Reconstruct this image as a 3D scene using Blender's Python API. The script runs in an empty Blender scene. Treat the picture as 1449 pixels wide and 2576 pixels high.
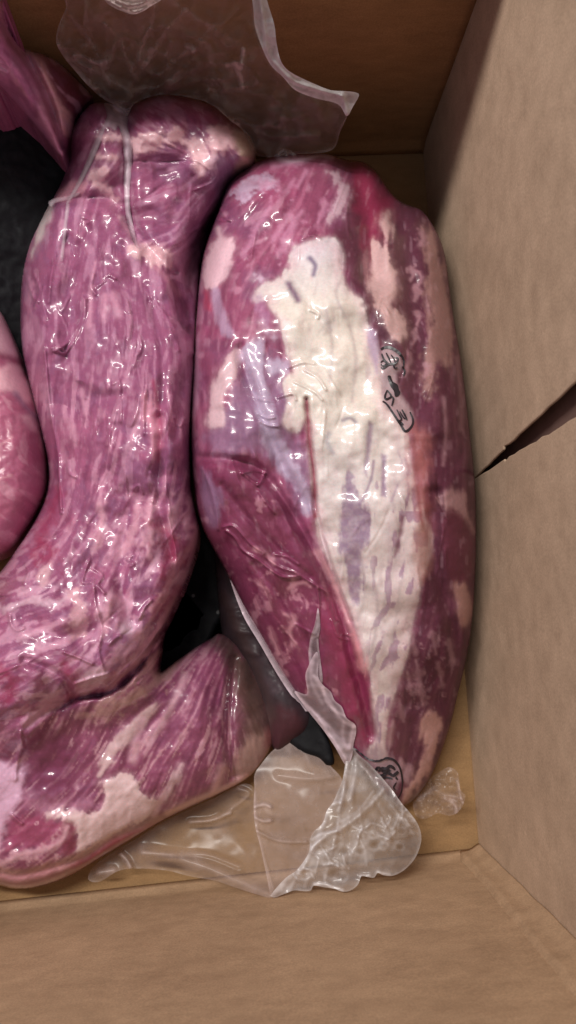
import bpy, math
import numpy as np
from mathutils import Matrix, Vector
rng = np.random.RandomState(7)
scene = bpy.context.scene
# ------------------------------------------------------------------ camera
F = 2000.0                       # focal length in drawing units (picture is 1449 x 2576 units)
PW, PH = 1449.0, 2576.0
HC = 0.6                         # camera height above the box floor
VP = (617.0, 1592.0)             # where the straight-down direction falls in the picture

def dvec(px, py):
    return np.stack([(np.asarray(px, float) - PW/2)/F, -(np.asarray(py, float) - PH/2)/F,
                     -np.ones_like(np.asarray(px, float))], -1)
dn = dvec(*VP); dn = dn/np.linalg.norm(dn)
_n = np.cross(dvec(0, 2288), dvec(1174, 2174))
AX = np.cross(_n, dn); AX /= np.linalg.norm(AX)
if AX[0] < 0: AX = -AX
AZ = -dn
AY = np.cross(AZ, AX)
R3 = np.stack([AX, AY, AZ])      # camera space -> world

def W(px, py, z):
    """point of the place seen at picture (px,py) that lies at height z"""
    d = dvec(px, py) @ R3.T
    t = (HC - np.asarray(z, float))/(-d[..., 2])
    p = d*t[..., None]
    p[..., 2] += HC
    return p

cam_d = bpy.data.cameras.new('camera')
cam = bpy.data.objects.new('camera', cam_d)
scene.collection.objects.link(cam)
cam_d.sensor_fit = 'VERTICAL'; cam_d.sensor_height = 36.0
cam_d.lens = F/PH*36.0
cam_d.clip_start = 0.01; cam_d.clip_end = 50
M4 = Matrix.Identity(4)
for i in range(3):
    for j in range(3): M4[i][j] = float(R3[i][j])
M4[2][3] = HC
cam.matrix_world = M4
cam_d.dof.use_dof = True; cam_d.dof.focus_distance = 0.49; cam_d.dof.aperture_fstop = 9.0
scene.camera = cam
# ------------------------------------------------------------------ world, lamps, exposure
wd = bpy.data.worlds.new('World'); scene.world = wd; wd.use_nodes = True
wd.node_tree.nodes['Background'].inputs[0].default_value = (0.90, 0.90, 1.0, 1)
wd.node_tree.nodes['Background'].inputs[1].default_value = 0.25
def area(name, loc, target, sx, sy, power, col):
    l = bpy.data.lights.new(name, 'AREA'); l.shape = 'RECTANGLE'; l.size = sx; l.size_y = sy
    l.energy = power; l.color = col
    o = bpy.data.objects.new(name, l); scene.collection.objects.link(o)
    o.location = loc
    o.rotation_euler = (math.radians(12), math.radians(-18), 0)
    return o
area('ceiling_lamp', (-0.48, 0.96, 2.2), (0.0, 0.1, 0.1), 1.0, 0.2, 50.0, (1.0, 0.95, 0.89))
area('ceiling_lamp', (-1.30, 0.95, 2.1), (0.0, 0.1, 0.1), 0.9, 0.2, 30.0, (1.0, 0.94, 0.90))
scene.view_settings.view_transform = 'Standard'
scene.view_settings.look = 'None'
scene.view_settings.exposure = 0.0
scene.view_settings.gamma = 1.0
scene.cycles.transparent_max_bounces = 16
scene.cycles.max_bounces = 8

# ------------------------------------------------------------------ helpers: numbers
def sm(a, b, x):
    t = np.clip((x - a)/(b - a), 0, 1); return t*t*(3 - 2*t)

def vnoise(x, y, seed=0):
    r = np.random.RandomState(1000 + seed).rand(128, 128)
    xi = np.floor(x).astype(int); yi = np.floor(y).astype(int)
    fx = x - xi; fy = y - yi
    fx = fx*fx*fx*(fx*(fx*6 - 15) + 10); fy = fy*fy*fy*(fy*(fy*6 - 15) + 10)
    a = r[yi % 128, xi % 128]; b = r[yi % 128, (xi+1) % 128]
    c = r[(yi+1) % 128, xi % 128]; d = r[(yi+1) % 128, (xi+1) % 128]
    return (a*(1-fx) + b*fx)*(1-fy) + (c*(1-fx) + d*fx)*fy

def fbm(x, y, s, seed=0, o=4):
    """fractal noise, about -1..1, feature size s"""
    v = 0; a = 1.0; t = 0
    for k in range(o):
        v = v + a*(vnoise(x/s*2**k + 17.3*k, y/s*2**k + 5.1*k, seed + k)*2 - 1); t += a; a *= 0.5
    return v/t*1.6

def segdist(x, y, pts, closed):
    pts = np.asarray(pts, float); d = np.full(x.shape, 1e9)
    n = len(pts)
    for i in range(n if closed else n-1):
        a = pts[i]; b = pts[(i+1) % n]; ab = b - a
        L = ab @ ab + 1e-9
        t = np.clip(((x-a[0])*ab[0] + (y-a[1])*ab[1])/L, 0, 1)
        d = np.minimum(d, (x-a[0]-t*ab[0])**2 + (y-a[1]-t*ab[1])**2)
    return np.sqrt(d)

def inside(x, y, pts):
    pts = np.asarray(pts, float); n = len(pts); c = np.zeros(x.shape, bool)
    for i in range(n):
        x1, y1 = pts[i]; x2, y2 = pts[(i+1) % n]
        if y1 == y2: continue
        m = (y1 > y) != (y2 > y)
        c ^= m & (x < (x2-x1)*(y-y1)/(y2-y1) + x1)
    return c

def sdist(x, y, pts):
    d = segdist(x, y, pts, True); return np.where(inside(x, y, pts), d, -d)

def spline(pts, closed=False, n=6):
    p = np.asarray(pts, float); N = len(p); out = []
    for i in range(N if closed else N-1):
        if closed: q = [p[(i+k-1) % N] for k in range(4)]
        else: q = [p[max(0, min(N-1, i+k-1))] for k in range(4)]
        for k in range(n):
            t = k/n
            out.append(0.5*((2*q[1]) + (-q[0]+q[2])*t + (2*q[0]-5*q[1]+4*q[2]-q[3])*t*t + (-q[0]+3*q[1]-3*q[2]+q[3])*t**3))
    if not closed: out.append(p[-1])
    return np.array(out)

def tps(ctrl):
    """smooth surface through (px,py,value) controls"""
    c = np.asarray(ctrl, float); xy = c[:, :2]/1000.0; v = c[:, 2]
    def U(r2): return r2*np.log(r2 + 1e-12)*0.5
    n = len(c)
    K = U(((xy[:, None]-xy[None])**2).sum(-1)) + np.eye(n)*1e-4
    P = np.c_[np.ones(n), xy]
    A = np.zeros((n+3, n+3)); A[:n, :n] = K; A[:n, n:] = P; A[n:, :n] = P.T
    w = np.linalg.lstsq(A, np.r_[v, 0, 0, 0], rcond=1e-9)[0]
    def f(x, y):
        x = np.asarray(x, float)/1000; y = np.asarray(y, float)/1000
        s = w[n] + w[n+1]*x + w[n+2]*y
        for i in range(n): s = s + w[i]*U((x-xy[i, 0])**2 + (y-xy[i, 1])**2)
        return s
    return f

def lin(c):
    c = np.asarray(c, float)/255.0
    return np.where(c <= 0.04045, c/12.92, ((c+0.055)/1.055)**2.4)
KA = 1.45
def alb(c):
    c = np.asarray(c, float); g = c.mean(-1, keepdims=True)
    return lin(c*0.90+g*0.10)*KA

# ------------------------------------------------------------------ helpers: objects
def link(name, me, mat=None, parent=None):
    o = bpy.data.objects.new(name, me); scene.collection.objects.link(o)
    if mat: me.materials.append(mat)
    if parent: o.parent = parent
    return o

def thing(name, label, cat, group=None, loc=(0, 0, 0)):
    o = bpy.data.objects.new(name, None); scene.collection.objects.link(o)
    o['label'] = label; o['category'] = cat
    if group: o['group'] = group
    o.empty_display_size = 0.02
    return o

def mesh(name, V, quads, tris=(), attrs=None, smooth=True):
    me = bpy.data.meshes.new(name)
    quads = np.asarray(quads, np.int32).reshape(-1, 4); tris = np.asarray(tris, np.int32).reshape(-1, 3)
    nq, nt = len(quads), len(tris)
    me.vertices.add(len(V)); me.vertices.foreach_set('co', np.asarray(V, np.float32).ravel())
    me.loops.add(nq*4 + nt*3); me.loops.foreach_set('vertex_index', np.r_[quads.ravel(), tris.ravel()].astype(np.int32))
    me.polygons.add(nq + nt)
    me.polygons.foreach_set('loop_start', np.r_[np.arange(nq)*4, nq*4 + np.arange(nt)*3].astype(np.int32))
    me.polygons.foreach_set('loop_total', np.r_[np.full(nq, 4), np.full(nt, 3)].astype(np.int32))
    me.polygons.foreach_set('use_smooth', np.full(nq+nt, smooth))
    me.update(calc_edges=True)
    for k, v in (attrs or {}).items():
        if v.ndim == 1:
            a = me.attributes.new(k, 'FLOAT', 'POINT'); a.data.foreach_set('value', v.astype(np.float32))
        else:
            a = me.attributes.new(k, 'FLOAT_COLOR', 'POINT')
            a.data.foreach_set('color', np.c_[v, np.ones(len(v))].astype(np.float32).ravel())
    return me

class Sheet:
    """a dense sheet of points inside a traced outline"""
    def __init__(s, outline, step, closed_spline=True):
        s.out = spline(outline, True, 5) if closed_spline else np.asarray(outline, float)
        x0, y0 = s.out.min(0) - step; x1, y1 = s.out.max(0) + step
        s.gx = np.arange(x0, x1+step, step); s.gy = np.arange(y0, y1+step, step)
        X, Y = np.meshgrid(s.gx, s.gy); s.X, s.Y, s.step = X, Y, step
        cx = (X[:-1, :-1]+X[1:, 1:])/2; cy = (Y[:-1, :-1]+Y[1:, 1:])/2
        keep = inside(cx, cy, s.out)
        H, Wd = X.shape
        ix = np.arange(H*Wd).reshape(H, Wd)
        q = np.stack([ix[:-1, :-1], ix[1:, :-1], ix[1:, 1:], ix[:-1, 1:]], -1)[keep]   # seen from above: counter-clockwise
        used = np.unique(q); m = np.full(H*Wd, -1); m[used] = np.arange(len(used))
        s.q = m[q]; s.used = used
        s.x = X.ravel()[used].copy(); s.y = Y.ravel()[used].copy()
        e = np.concatenate([s.q[:, [0, 1]], s.q[:, [1, 2]], s.q[:, [2, 3]], s.q[:, [3, 0]]])
        key = e[:, 0].astype(np.int64)*10**7 + e[:, 1]; rk = e[:, 1].astype(np.int64)*10**7 + e[:, 0]
        b = e[~np.isin(key, rk)]
        nxt = dict()
        for a_, b_ in b: nxt.setdefault(int(a_), []).append(int(b_))
        loops = []
        while nxt:
            st = next(iter(nxt)); cur = st; L = []
            while cur in nxt:
                L.append(cur); n_ = nxt[cur].pop()
                if not nxt[cur]: del nxt[cur]
                cur = n_
            loops.append(L)
        s.loop = np.array(max(loops, key=len)); s.alloops = loops
        # snap the rim to the outline
        bi = np.unique(b.ravel()); o = s.out; n = len(o)
        bx, by = s.x[bi], s.y[bi]; best = np.full(len(bi), 1e9); nx_, ny_ = bx.copy(), by.copy()
        for i in range(n):
            a_ = o[i]; ab = o[(i+1) % n]-a_
            t = np.clip(((bx-a_[0])*ab[0]+(by-a_[1])*ab[1])/(ab@ab+1e-9), 0, 1)
            qx = a_[0]+t*ab[0]; qy = a_[1]+t*ab[1]; dd = (bx-qx)**2+(by-qy)**2
            mm = dd < best; best[mm] = dd[mm]; nx_[mm] = qx[mm]; ny_[mm] = qy[mm]
        s.x[bi] = nx_; s.y[bi] = ny_
        s.d = np.maximum(segdist(s.x, s.y, s.out, True), 0); s.d[bi] = 0
    def poisson(s, out=None):
        st = 10.0; out = s.out if out is None else out
        gx = np.arange(s.gx[0], s.gx[-1]+st, st); gy = np.arange(s.gy[0], s.gy[-1]+st, st)
        X, Y = np.meshgrid(gx, gy); m = inside(X, Y, out).astype(float); u = np.zeros_like(X)
        for k in range(1400):
            p = np.pad(u, 1); u = m*(0.25*(p[:-2, 1:-1]+p[2:, 1:-1]+p[1:-1, :-2]+p[1:-1, 2:]) + 0.01)
        u /= u.max()
        fx = (s.x-gx[0])/st; fy = (s.y-gy[0])/st
        i = np.clip(fx.astype(int), 0, len(gx)-2); j = np.clip(fy.astype(int), 0, len(gy)-2); a = fx-i; b = fy-j
        v = (u[j, i]*(1-a)+u[j, i+1]*a)*(1-b)+(u[j+1, i]*(1-a)+u[j+1, i+1]*a)*b
        return v
    def togrid(s, v, fill=0.0):
        g = np.full(s.X.size, fill); g[s.used] = v; return g.reshape(s.X.shape)
    def blur(s, v, n):
        g = s.togrid(v); w = s.togrid(np.ones(len(v)))
        for k in range(n):
            def bl(a):
                p = np.pad(a, 1, mode='edge'); a = (p[:-2]+p[2:]+2*p[1:-1])/4; return (a[:, :-2]+a[:, 2:]+2*a[:, 1:-1])/4
            g = bl(g); w = bl(w)
        r = g/np.maximum(w, 1e-6)
        return r.ravel()[s.used]
    def lic(s, ang, length, seed=1, fine=1):
        """noise drawn out along the fibre direction"""
        r = np.random.RandomState(seed); H, Wd = s.X.shape
        N = r.rand(H, Wd)
        if fine > 1:
            N = np.kron(r.rand(H//fine+1, Wd//fine+1), np.ones((fine, fine)))[:H, :Wd]
            p = np.pad(N, 1, mode='edge'); N = (p[:-2, 1:-1]+p[2:, 1:-1]+p[1:-1, :-2]+p[1:-1, 2:]+2*N)/6
        A = s.togrid(ang); cx, cy = np.cos(A), np.sin(A)
        J, I = np.meshgrid(np.arange(H), np.arange(Wd), indexing='ij')
        acc = N.copy(); cnt = 1
        for sg in (1, -1):
            x = I.astype(float); y = J.astype(float)
            for k in range(length):
                xi = np.clip(np.round(x).astype(int), 0, Wd-1); yi = np.clip(np.round(y).astype(int), 0, H-1)
                x = x+sg*cx[yi, xi]; y = y+sg*cy[yi, xi]
                xi = np.clip(np.round(x).astype(int), 0, Wd-1); yi = np.clip(np.round(y).astype(int), 0, H-1)
                acc += N[yi, xi]; cnt += 1
        v = (acc/cnt).ravel()[s.used]
        v = (v-v.mean())/v.std()
        return v

def flow(s, ctrl):
    """fibre direction from (px,py,angle in degrees, 0 = right, 90 = down)"""
    c = 0; si = 0
    for (x, y, a) in ctrl:
        w = 1.0/(((s.x-x)**2+(s.y-y)**2)+400.0)**1.2
        c = c+w*math.cos(2*math.radians(a)); si = si+w*math.sin(2*math.radians(a))
    return 0.5*np.arctan2(si, c) + 0.18*fbm(s.x, s.y, 90, 77)

# box corners on the floor (from the picture), walls stand on them
BR = W(1206., 2153., 0.)[:2]; TR = W(1063., 370., 0.)[:2]; BLd = W(0., 2288., 0.)[:2]
XL = -0.36
uF = (BLd-BR)/np.linalg.norm(BLd-BR); BL = BR + uF*((XL-BR[0])/uF[0])
TL = np.array([XL, TR[1]+0.002])
uR = (TR-BR)/np.linalg.norm(TR-BR); nR = np.array([-uR[1], uR[0]])     # nR points into the box
if nR @ (np.array([0, .1])-BR) < 0: nR = -nR
def wall_z(px, py, margin):
    """greatest height at which the ray of (px,py) is still inside the right wall"""
    d = dvec(px, py) @ R3.T
    dr = d[..., :2] @ nR; o = (np.array([0, 0.]) - BR) @ nR - margin
    t = np.where(dr < -1e-6, o/np.maximum(-dr, 1e-9), 1e9)
    return HC + d[..., 2]*t          # height at the wall hit: stay at or above this to be inside the box

class Paint:
    def __init__(s, sh, base):
        s.L = None; s.x, s.y = sh.x, sh.y; s.c = np.tile(alb(base), (len(sh.x), 1)); s.fat = np.zeros(len(sh.x))
        s.k = 0
    def mix(s, a, col, fat=None):
        a = a[:, None]; s.c = s.c*(1-a) + alb(col)*a
        if fat is not None: s.fat = s.fat*(1-a[:, 0]) + fat*a[:, 0]
    def poly(s, pts, col, soft=5, jag=7, al=1.0, fat=1.0, js=22, tex=0.0, cur=True):
        s.k += 1
        p = spline(pts, True, 4) if cur and len(pts) > 4 else np.asarray(pts, float)
        x0, y0 = p.min(0)-30; x1, y1 = p.max(0)+30
        m = np.where((s.x > x0) & (s.x < x1) & (s.y > y0) & (s.y < y1))[0]
        if len(m) == 0: return
        x, y = s.x[m], s.y[m]
        sd = sdist(x, y, p) + 0.75*jag*fbm(x, y, js, s.k*3 % 50, 4)
        if s.L is not None and jag > 3: sd = sd + 0.6*jag*s.L[m]*np.exp(-np.abs(sd)/20)
        a = sm(-soft*1.1-1, soft*1.1+1, sd)*al
        if fat > .7: a = np.maximum(a, .18*al*sm(-16, 0, sd))
        if tex: a = a*np.clip(1 - tex + tex*(0.5+fbm(x, y, 14, s.k, 3)), 0, 1)
        s.c[m] = s.c[m]*(1-a[:, None]) + alb(col)*a[:, None]
        s.fat[m] = s.fat[m]*(1-a) + fat*a
    def line(s, pts, col, w, al=1.0, fat=0.5, jag=0.3):
        s.k += 1
        p = spline(pts, False, 5); x0, y0 = p.min(0)-30; x1, y1 = p.max(0)+30
        m = np.where((s.x > x0) & (s.x < x1) & (s.y > y0) & (s.y < y1))[0]
        if len(m) == 0: return
        x, y = s.x[m], s.y[m]
        d = segdist(x, y, p, False)*(1+jag*fbm(x, y, 18, s.k))
        a = np.exp(-(d/w)**2)*al
        s.c[m] = s.c[m]*(1-a[:, None]) + alb(col)*a[:, None]
        s.fat[m] = s.fat[m]*(1-a) + fat*a

def stroke(x, y, pts, w, cur=True):
    p = spline(pts, False, 5) if cur and len(pts) > 2 else np.asarray(pts, float)
    m = (x > p[:, 0].min()-4*w) & (x < p[:, 0].max()+4*w) & (y > p[:, 1].min()-4*w) & (y < p[:, 1].max()+4*w)
    out = np.zeros(x.shape); out[m] = np.exp(-(segdist(x[m], y[m], p, False)/w)**2)
    return out

def film_relief(sh):
    """soft puckers of the clinging film: ridges pulled mostly lengthwise"""
    x, y = sh.x, sh.y
    a = fbm(x+22*fbm(x, y, 90, 61, 2), y*0.45, 44, 62, 2); b = fbm(x, y*.6, 70, 64, 2)
    amt = sm(-.1, .8, fbm(x, y, 130, 66, 2))*.85+.12
    t = sm(0, 25, sh.d)
    return t*(0.0009*np.exp(-(a/.3)**2)*amt + 0.0013*b*amt)
def tension(sh, fl, n, seed, lo=50, hi=170):
    """long tight creases of the film, running with the pull"""
    r = np.random.RandomState(seed); A = sh.togrid(fl); H, Wd = A.shape; out = np.zeros(len(sh.x))
    for k in range(n):
        i0 = r.randint(len(sh.x)); x, y = sh.x[i0], sh.y[i0]
        if sh.d[i0] < 25: continue
        L = r.uniform(lo, hi); w = r.uniform(2.6, 4.2); h = r.uniform(.0005, .0014)*r.choice([1, 1, -.7]); pts = [(x, y)]; dirn = None; turn = r.uniform(-.5, .5)
        for q in range(int(L/8)):
            i = int(np.clip((x-sh.gx[0])/sh.step, 0, Wd-1)); j = int(np.clip((y-sh.gy[0])/sh.step, 0, H-1))
            a = A[j, i]+turn; v = np.array([math.cos(a), math.sin(a)])
            if dirn is not None and v @ dirn < 0: v = -v
            dirn = v; x += 8*v[0]; y += 8*v[1]; pts.append((x, y))
        if len(pts) > 3:
            p = np.array(pts); m = (np.abs(sh.x-p[:, 0].mean()) < L/2+20) & (np.abs(sh.y-p[:, 1].mean()) < L/2+20)
            d = segdist(sh.x[m], sh.y[m], p[::2], False); e = np.minimum(np.hypot(sh.x[m]-p[0, 0], sh.y[m]-p[0, 1]), np.hypot(sh.x[m]-p[-1, 0], sh.y[m]-p[-1, 1]))
            out[m] += h*np.exp(-(d/w)**2)*sm(0, 25, e)
    return out*sm(0, 25, sh.d)
SURF = {}
def keep_surface(key, sh, z):
    g = np.full(sh.X.size, np.nan); g[sh.used] = z
    SURF[key] = (sh.gx[0], sh.gy[0], sh.step, g.reshape(sh.X.shape))
def surf(key, x, y):
    x0, y0, st, g = SURF[key]
    i = np.round((np.asarray(x)-x0)/st).astype(int); j = np.round((np.asarray(y)-y0)/st).astype(int)
    ok = (i >= 0) & (j >= 0) & (i < g.shape[1]) & (j < g.shape[0])
    return np.where(ok, g[np.clip(j, 0, g.shape[0]-1), np.clip(i, 0, g.shape[1]-1)], np.nan)

def solid(name, sh, z, zb, inset, mat, parent, attrs):
    """closed body: the sheet on top, a rounded under-side down to height zb"""
    V = W(sh.x, sh.y, z); L = sh.loop; n = len(L)
    P = V[L]
    T = np.zeros((n, 2)); k = 6
    for j in range(1, k): T += np.roll(P[:, :2], -j, 0)-np.roll(P[:, :2], j, 0)
    T /= np.linalg.norm(T, axis=1)[:, None]+1e-9
    area2 = np.sum(P[:, 0]*np.roll(P[:, 1], -1)-np.roll(P[:, 0], -1)*P[:, 1])
    Nn = np.c_[-T[:, 1], T[:, 0]]*(1 if area2 > 0 else -1)
    allV = [V]; base = len(V); prev = L; quads = [sh.q]
    A = {a: [v] for a, v in attrs.items()}
    rings = 5
    for r in range(1, rings+1):
        a = r/rings*math.pi/2
        Q = P.copy(); Q[:, :2] += Nn*inset*(1-math.cos(a)); zz = np.maximum(P[:, 2]-0.001, zb+0.0)
        Q[:, 2] = P[:, 2]-(P[:, 2]-np.minimum(zb, P[:, 2]))*math.sin(a)
        allV.append(Q); cur = base+np.arange(n); base += n
        quads.append(np.stack([prev, cur, np.roll(cur, -1), np.roll(prev, -1)], -1))
        prev = cur
        for k_ in attrs: A[k_].append(attrs[k_][L])
    c = Q.mean(0); allV.append(c[None]); ci = base
    tris = np.stack([prev, np.full(n, ci), np.roll(prev, -1)], -1)
    for k_ in attrs: A[k_].append(attrs[k_][L[:1]])
    me = mesh(name, np.concatenate(allV), np.concatenate(quads), tris, {k_: np.concatenate(v) for k_, v in A.items()})
    return link(name, me, mat, parent)

# ------------------------------------------------------------------ materials
def newmat(name):
    m = bpy.data.materials.new(name); m.use_nodes = True; nt = m.node_tree; nt.nodes.clear()
    out = nt.nodes.new('ShaderNodeOutputMaterial'); return m, nt, out
def N(nt, t, **kw):
    n = nt.nodes.new(t)
    for k, v in kw.items():
        if k in n.inputs: n.inputs[k].default_value = v
        else: setattr(n, k, v)
    return n

def meat_material(name, coat=1.0, crough=0.13, bump=0.05, rb=0.42, film=0.10):
    m, nt, out = newmat(name); L = nt.links.new
    at = N(nt, 'ShaderNodeAttribute', attribute_name='col')
    ft = N(nt, 'ShaderNodeAttribute', attribute_name='fat')
    tc = N(nt, 'ShaderNodeTexCoord')
    n1 = N(nt, 'ShaderNodeTexNoise', Scale=420.0, Detail=4.0, Roughness=0.6); L(tc.outputs['Object'], n1.inputs['Vector'])
    mr = N(nt, 'ShaderNodeMapRange'); mr.inputs[3].default_value = 0.90; mr.inputs[4].default_value = 1.10
    mr.inputs[1].default_value = 0.25; mr.inputs[2].default_value = 0.75
    L(n1.outputs['Fac'], mr.inputs[0])
    mul = N(nt, 'ShaderNodeMix', data_type='RGBA', blend_type='MULTIPLY'); mul.inputs[0].default_value = 1.0
    L(at.outputs['Color'], mul.inputs[6]); L(mr.outputs[0], mul.inputs[7])
    p = N(nt, 'ShaderNodeBsdfPrincipled'); L(mul.outputs[2], p.inputs['Base Color'])
    p.inputs['Roughness'].default_value = rb
    p.inputs['Specular IOR Level'].default_value = 0.35
    p.inputs['Subsurface Weight'].default_value = 0.12
    p.inputs['Subsurface Radius'].default_value = (1.0, 0.35, 0.3)
    p.inputs['Subsurface Scale'].default_value = 0.004
    du = N(nt, 'ShaderNodeAttribute', attribute_name='dull')
    cw = N(nt, 'ShaderNodeMath', operation='MULTIPLY_ADD'); cw.inputs[1].default_value = -.85*coat; cw.inputs[2].default_value = coat
    L(du.outputs['Fac'], cw.inputs[0]); L(cw.outputs[0], p.inputs['Coat Weight'])
    sw = N(nt, 'ShaderNodeMath', operation='MULTIPLY_ADD'); sw.inputs[1].default_value = -.28; sw.inputs[2].default_value = .35
    L(du.outputs['Fac'], sw.inputs[0]); L(sw.outputs[0], p.inputs['Specular IOR Level'])
    p.inputs['Coat Roughness'].default_value = crough
    p.inputs['Coat IOR'].default_value = 1.42
    # flesh relief
    n2 = N(nt, 'ShaderNodeTexNoise', Scale=260.0, Detail=3.0); L(tc.outputs['Object'], n2.inputs['Vector'])
    b1 = N(nt, 'ShaderNodeBump', Strength=0.12, Distance=0.001); L(n2.outputs['Fac'], b1.inputs['Height'])
    L(b1.outputs[0], p.inputs['Normal'])
    # clinging film: small creases
    n3 = N(nt, 'ShaderNodeTexNoise', Scale=60.0, Detail=2.0, Distortion=1.2); L(tc.outputs['Object'], n3.inputs['Vector'])
    sb = N(nt, 'ShaderNodeMath', operation='SUBTRACT'); sb.inputs[1].default_value = 0.5; L(n3.outputs['Fac'], sb.inputs[0])
    ab = N(nt, 'ShaderNodeMath', operation='ABSOLUTE'); L(sb.outputs[0], ab.inputs[0])
    pw = N(nt, 'ShaderNodeMath', operation='POWER'); pw.inputs[1].default_value = 0.6; L(ab.outputs[0], pw.inputs[0])
    n4 = N(nt, 'ShaderNodeTexNoise', Scale=230.0, Detail=2.0); L(tc.outputs['Object'], n4.inputs['Vector'])
    ad = N(nt, 'ShaderNodeMath', operation='MULTIPLY_ADD'); ad.inputs[1].default_value = 0.22; L(n4.outputs['Fac'], ad.inputs[0]); L(pw.outputs[0], ad.inputs[2])
    b2 = N(nt, 'ShaderNodeBump', Strength=bump, Distance=0.003); L(ad.outputs[0], b2.inputs['Height'])
    L(b2.outputs[0], p.inputs['Coat Normal'])
    L(p.outputs[0], out.inputs[0])
    return m

def film_material(name, tint=(0.80, 0.76, 0.77), rough=0.2, floor_op=0.05, gain=1.0, bump=0.4, tlf=.3, ior=1.42):
    m, nt, out = newmat(name); L = nt.links.new
    at = N(nt, 'ShaderNodeAttribute', attribute_name='dens')
    tc = N(nt, 'ShaderNodeTexCoord')
    n1 = N(nt, 'ShaderNodeTexNoise', Scale=120.0, Detail=5.0, Distortion=0.8); L(tc.outputs['Object'], n1.inputs['Vector'])
    mr = N(nt, 'ShaderNodeMapRange'); mr.inputs[1].default_value = 0.3; mr.inputs[2].default_value = 0.7
    mr.inputs[3].default_value = 0.75*gain; mr.inputs[4].default_value = 1.25*gain; L(n1.outputs['Fac'], mr.inputs[0])
    mu = N(nt, 'ShaderNodeMath', operation='MULTIPLY_ADD', use_clamp=True); mu.inputs[2].default_value = floor_op
    L(at.outputs['Fac'], mu.inputs[0]); L(mr.outputs[0], mu.inputs[1])
    n2 = N(nt, 'ShaderNodeTexNoise', Scale=32.0, Detail=2.0, Distortion=1.0); L(tc.outputs['Object'], n2.inputs['Vector'])
    b = N(nt, 'ShaderNodeBump', Strength=bump, Distance=0.004); L(n2.outputs['Fac'], b.inputs['Height'])
    tr = N(nt, 'ShaderNodeBsdfTransparent')
    df = N(nt, 'ShaderNodeBsdfDiffuse', Color=(*tint, 1)); L(b.outputs[0], df.inputs['Normal'])
    tl = N(nt, 'ShaderNodeBsdfTranslucent', Color=(*tint, 1))
    md = N(nt, 'ShaderNodeMixShader'); md.inputs[0].default_value = tlf; L(df.outputs[0], md.inputs[1]); L(tl.outputs[0], md.inputs[2])
    m1 = N(nt, 'ShaderNodeMixShader'); L(mu.outputs[0], m1.inputs[0]); L(tr.outputs[0], m1.inputs[1]); L(md.outputs[0], m1.inputs[2])
    gl = N(nt, 'ShaderNodeBsdfGlossy', Roughness=rough, Color=(1, 1, 1, 1)); L(b.outputs[0], gl.inputs['Normal'])
    fr = N(nt, 'ShaderNodeFresnel', IOR=ior); L(b.outputs[0], fr.inputs['Normal'])
    m2 = N(nt, 'ShaderNodeMixShader'); L(fr.outputs[0], m2.inputs[0]); L(m1.outputs[0], m2.inputs[1]); L(gl.outputs[0], m2.inputs[2])
    L(m2.outputs[0], out.inputs[0])
    return m

def card_material(name, c1, c2, stretch, spots=True):
    m, nt, out = newmat(name); L = nt.links.new
    tc = N(nt, 'ShaderNodeTexCoord')
    mp = N(nt, 'ShaderNodeMapping'); mp.inputs['Scale'].default_value = stretch; L(tc.outputs['Object'], mp.inputs['Vector'])
    n1 = N(nt, 'ShaderNodeTexNoise', Scale=1.0, Detail=6.0, Roughness=0.62); L(mp.outputs[0], n1.inputs['Vector'])
    n2 = N(nt, 'ShaderNodeTexNoise', Scale=9.0, Detail=3.0); L(tc.outputs['Object'], n2.inputs['Vector'])
    n3 = N(nt, 'ShaderNodeTexNoise', Scale=900.0, Detail=2.0); L(tc.outputs['Object'], n3.inputs['Vector'])
    r = N(nt, 'ShaderNodeMapRange'); r.inputs[1].default_value = 0.2; r.inputs[2].default_value = 0.8; L(n1.outputs['Fac'], r.inputs[0])
    a = N(nt, 'ShaderNodeMath', operation='MULTIPLY_ADD'); a.inputs[1].default_value = 0.5; L(r.outputs[0], a.inputs[0])
    s2 = N(nt, 'ShaderNodeMath', operation='MULTIPLY'); s2.inputs[1].default_value = 0.5; L(n2.outputs['Fac'], s2.inputs[0]); L(s2.outputs[0], a.inputs[2])
    mx = N(nt, 'ShaderNodeMix', data_type='RGBA'); mx.inputs[6].default_value = (*alb(c1), 1); mx.inputs[7].default_value = (*alb(c2), 1)
    L(a.outputs[0], mx.inputs[0])
    r3 = N(nt, 'ShaderNodeMapRange'); r3.inputs[1].default_value = 0.3; r3.inputs[2].default_value = 0.7; r3.inputs[3].default_value = 0.88; r3.inputs[4].default_value = 1.12
    L(n3.outputs['Fac'], r3.inputs[0])
    mu = N(nt, 'ShaderNodeMix', data_type='RGBA', blend_type='MULTIPLY'); mu.inputs[0].default_value = 1; L(mx.outputs[2], mu.inputs[6]); L(r3.outputs[0], mu.inputs[7])
    p = N(nt, 'ShaderNodeBsdfPrincipled', Roughness=0.72); p.inputs['Specular IOR Level'].default_value = 0.25
    L(mu.outputs[2], p.inputs['Base Color'])
    b = N(nt, 'ShaderNodeBump', Strength=0.25, Distance=0.0015); L(n1.outputs['Fac'], b.inputs['Height']); L(b.outputs[0], p.inputs['Normal'])
    L(p.outputs[0], out.inputs[0]); return m

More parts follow.
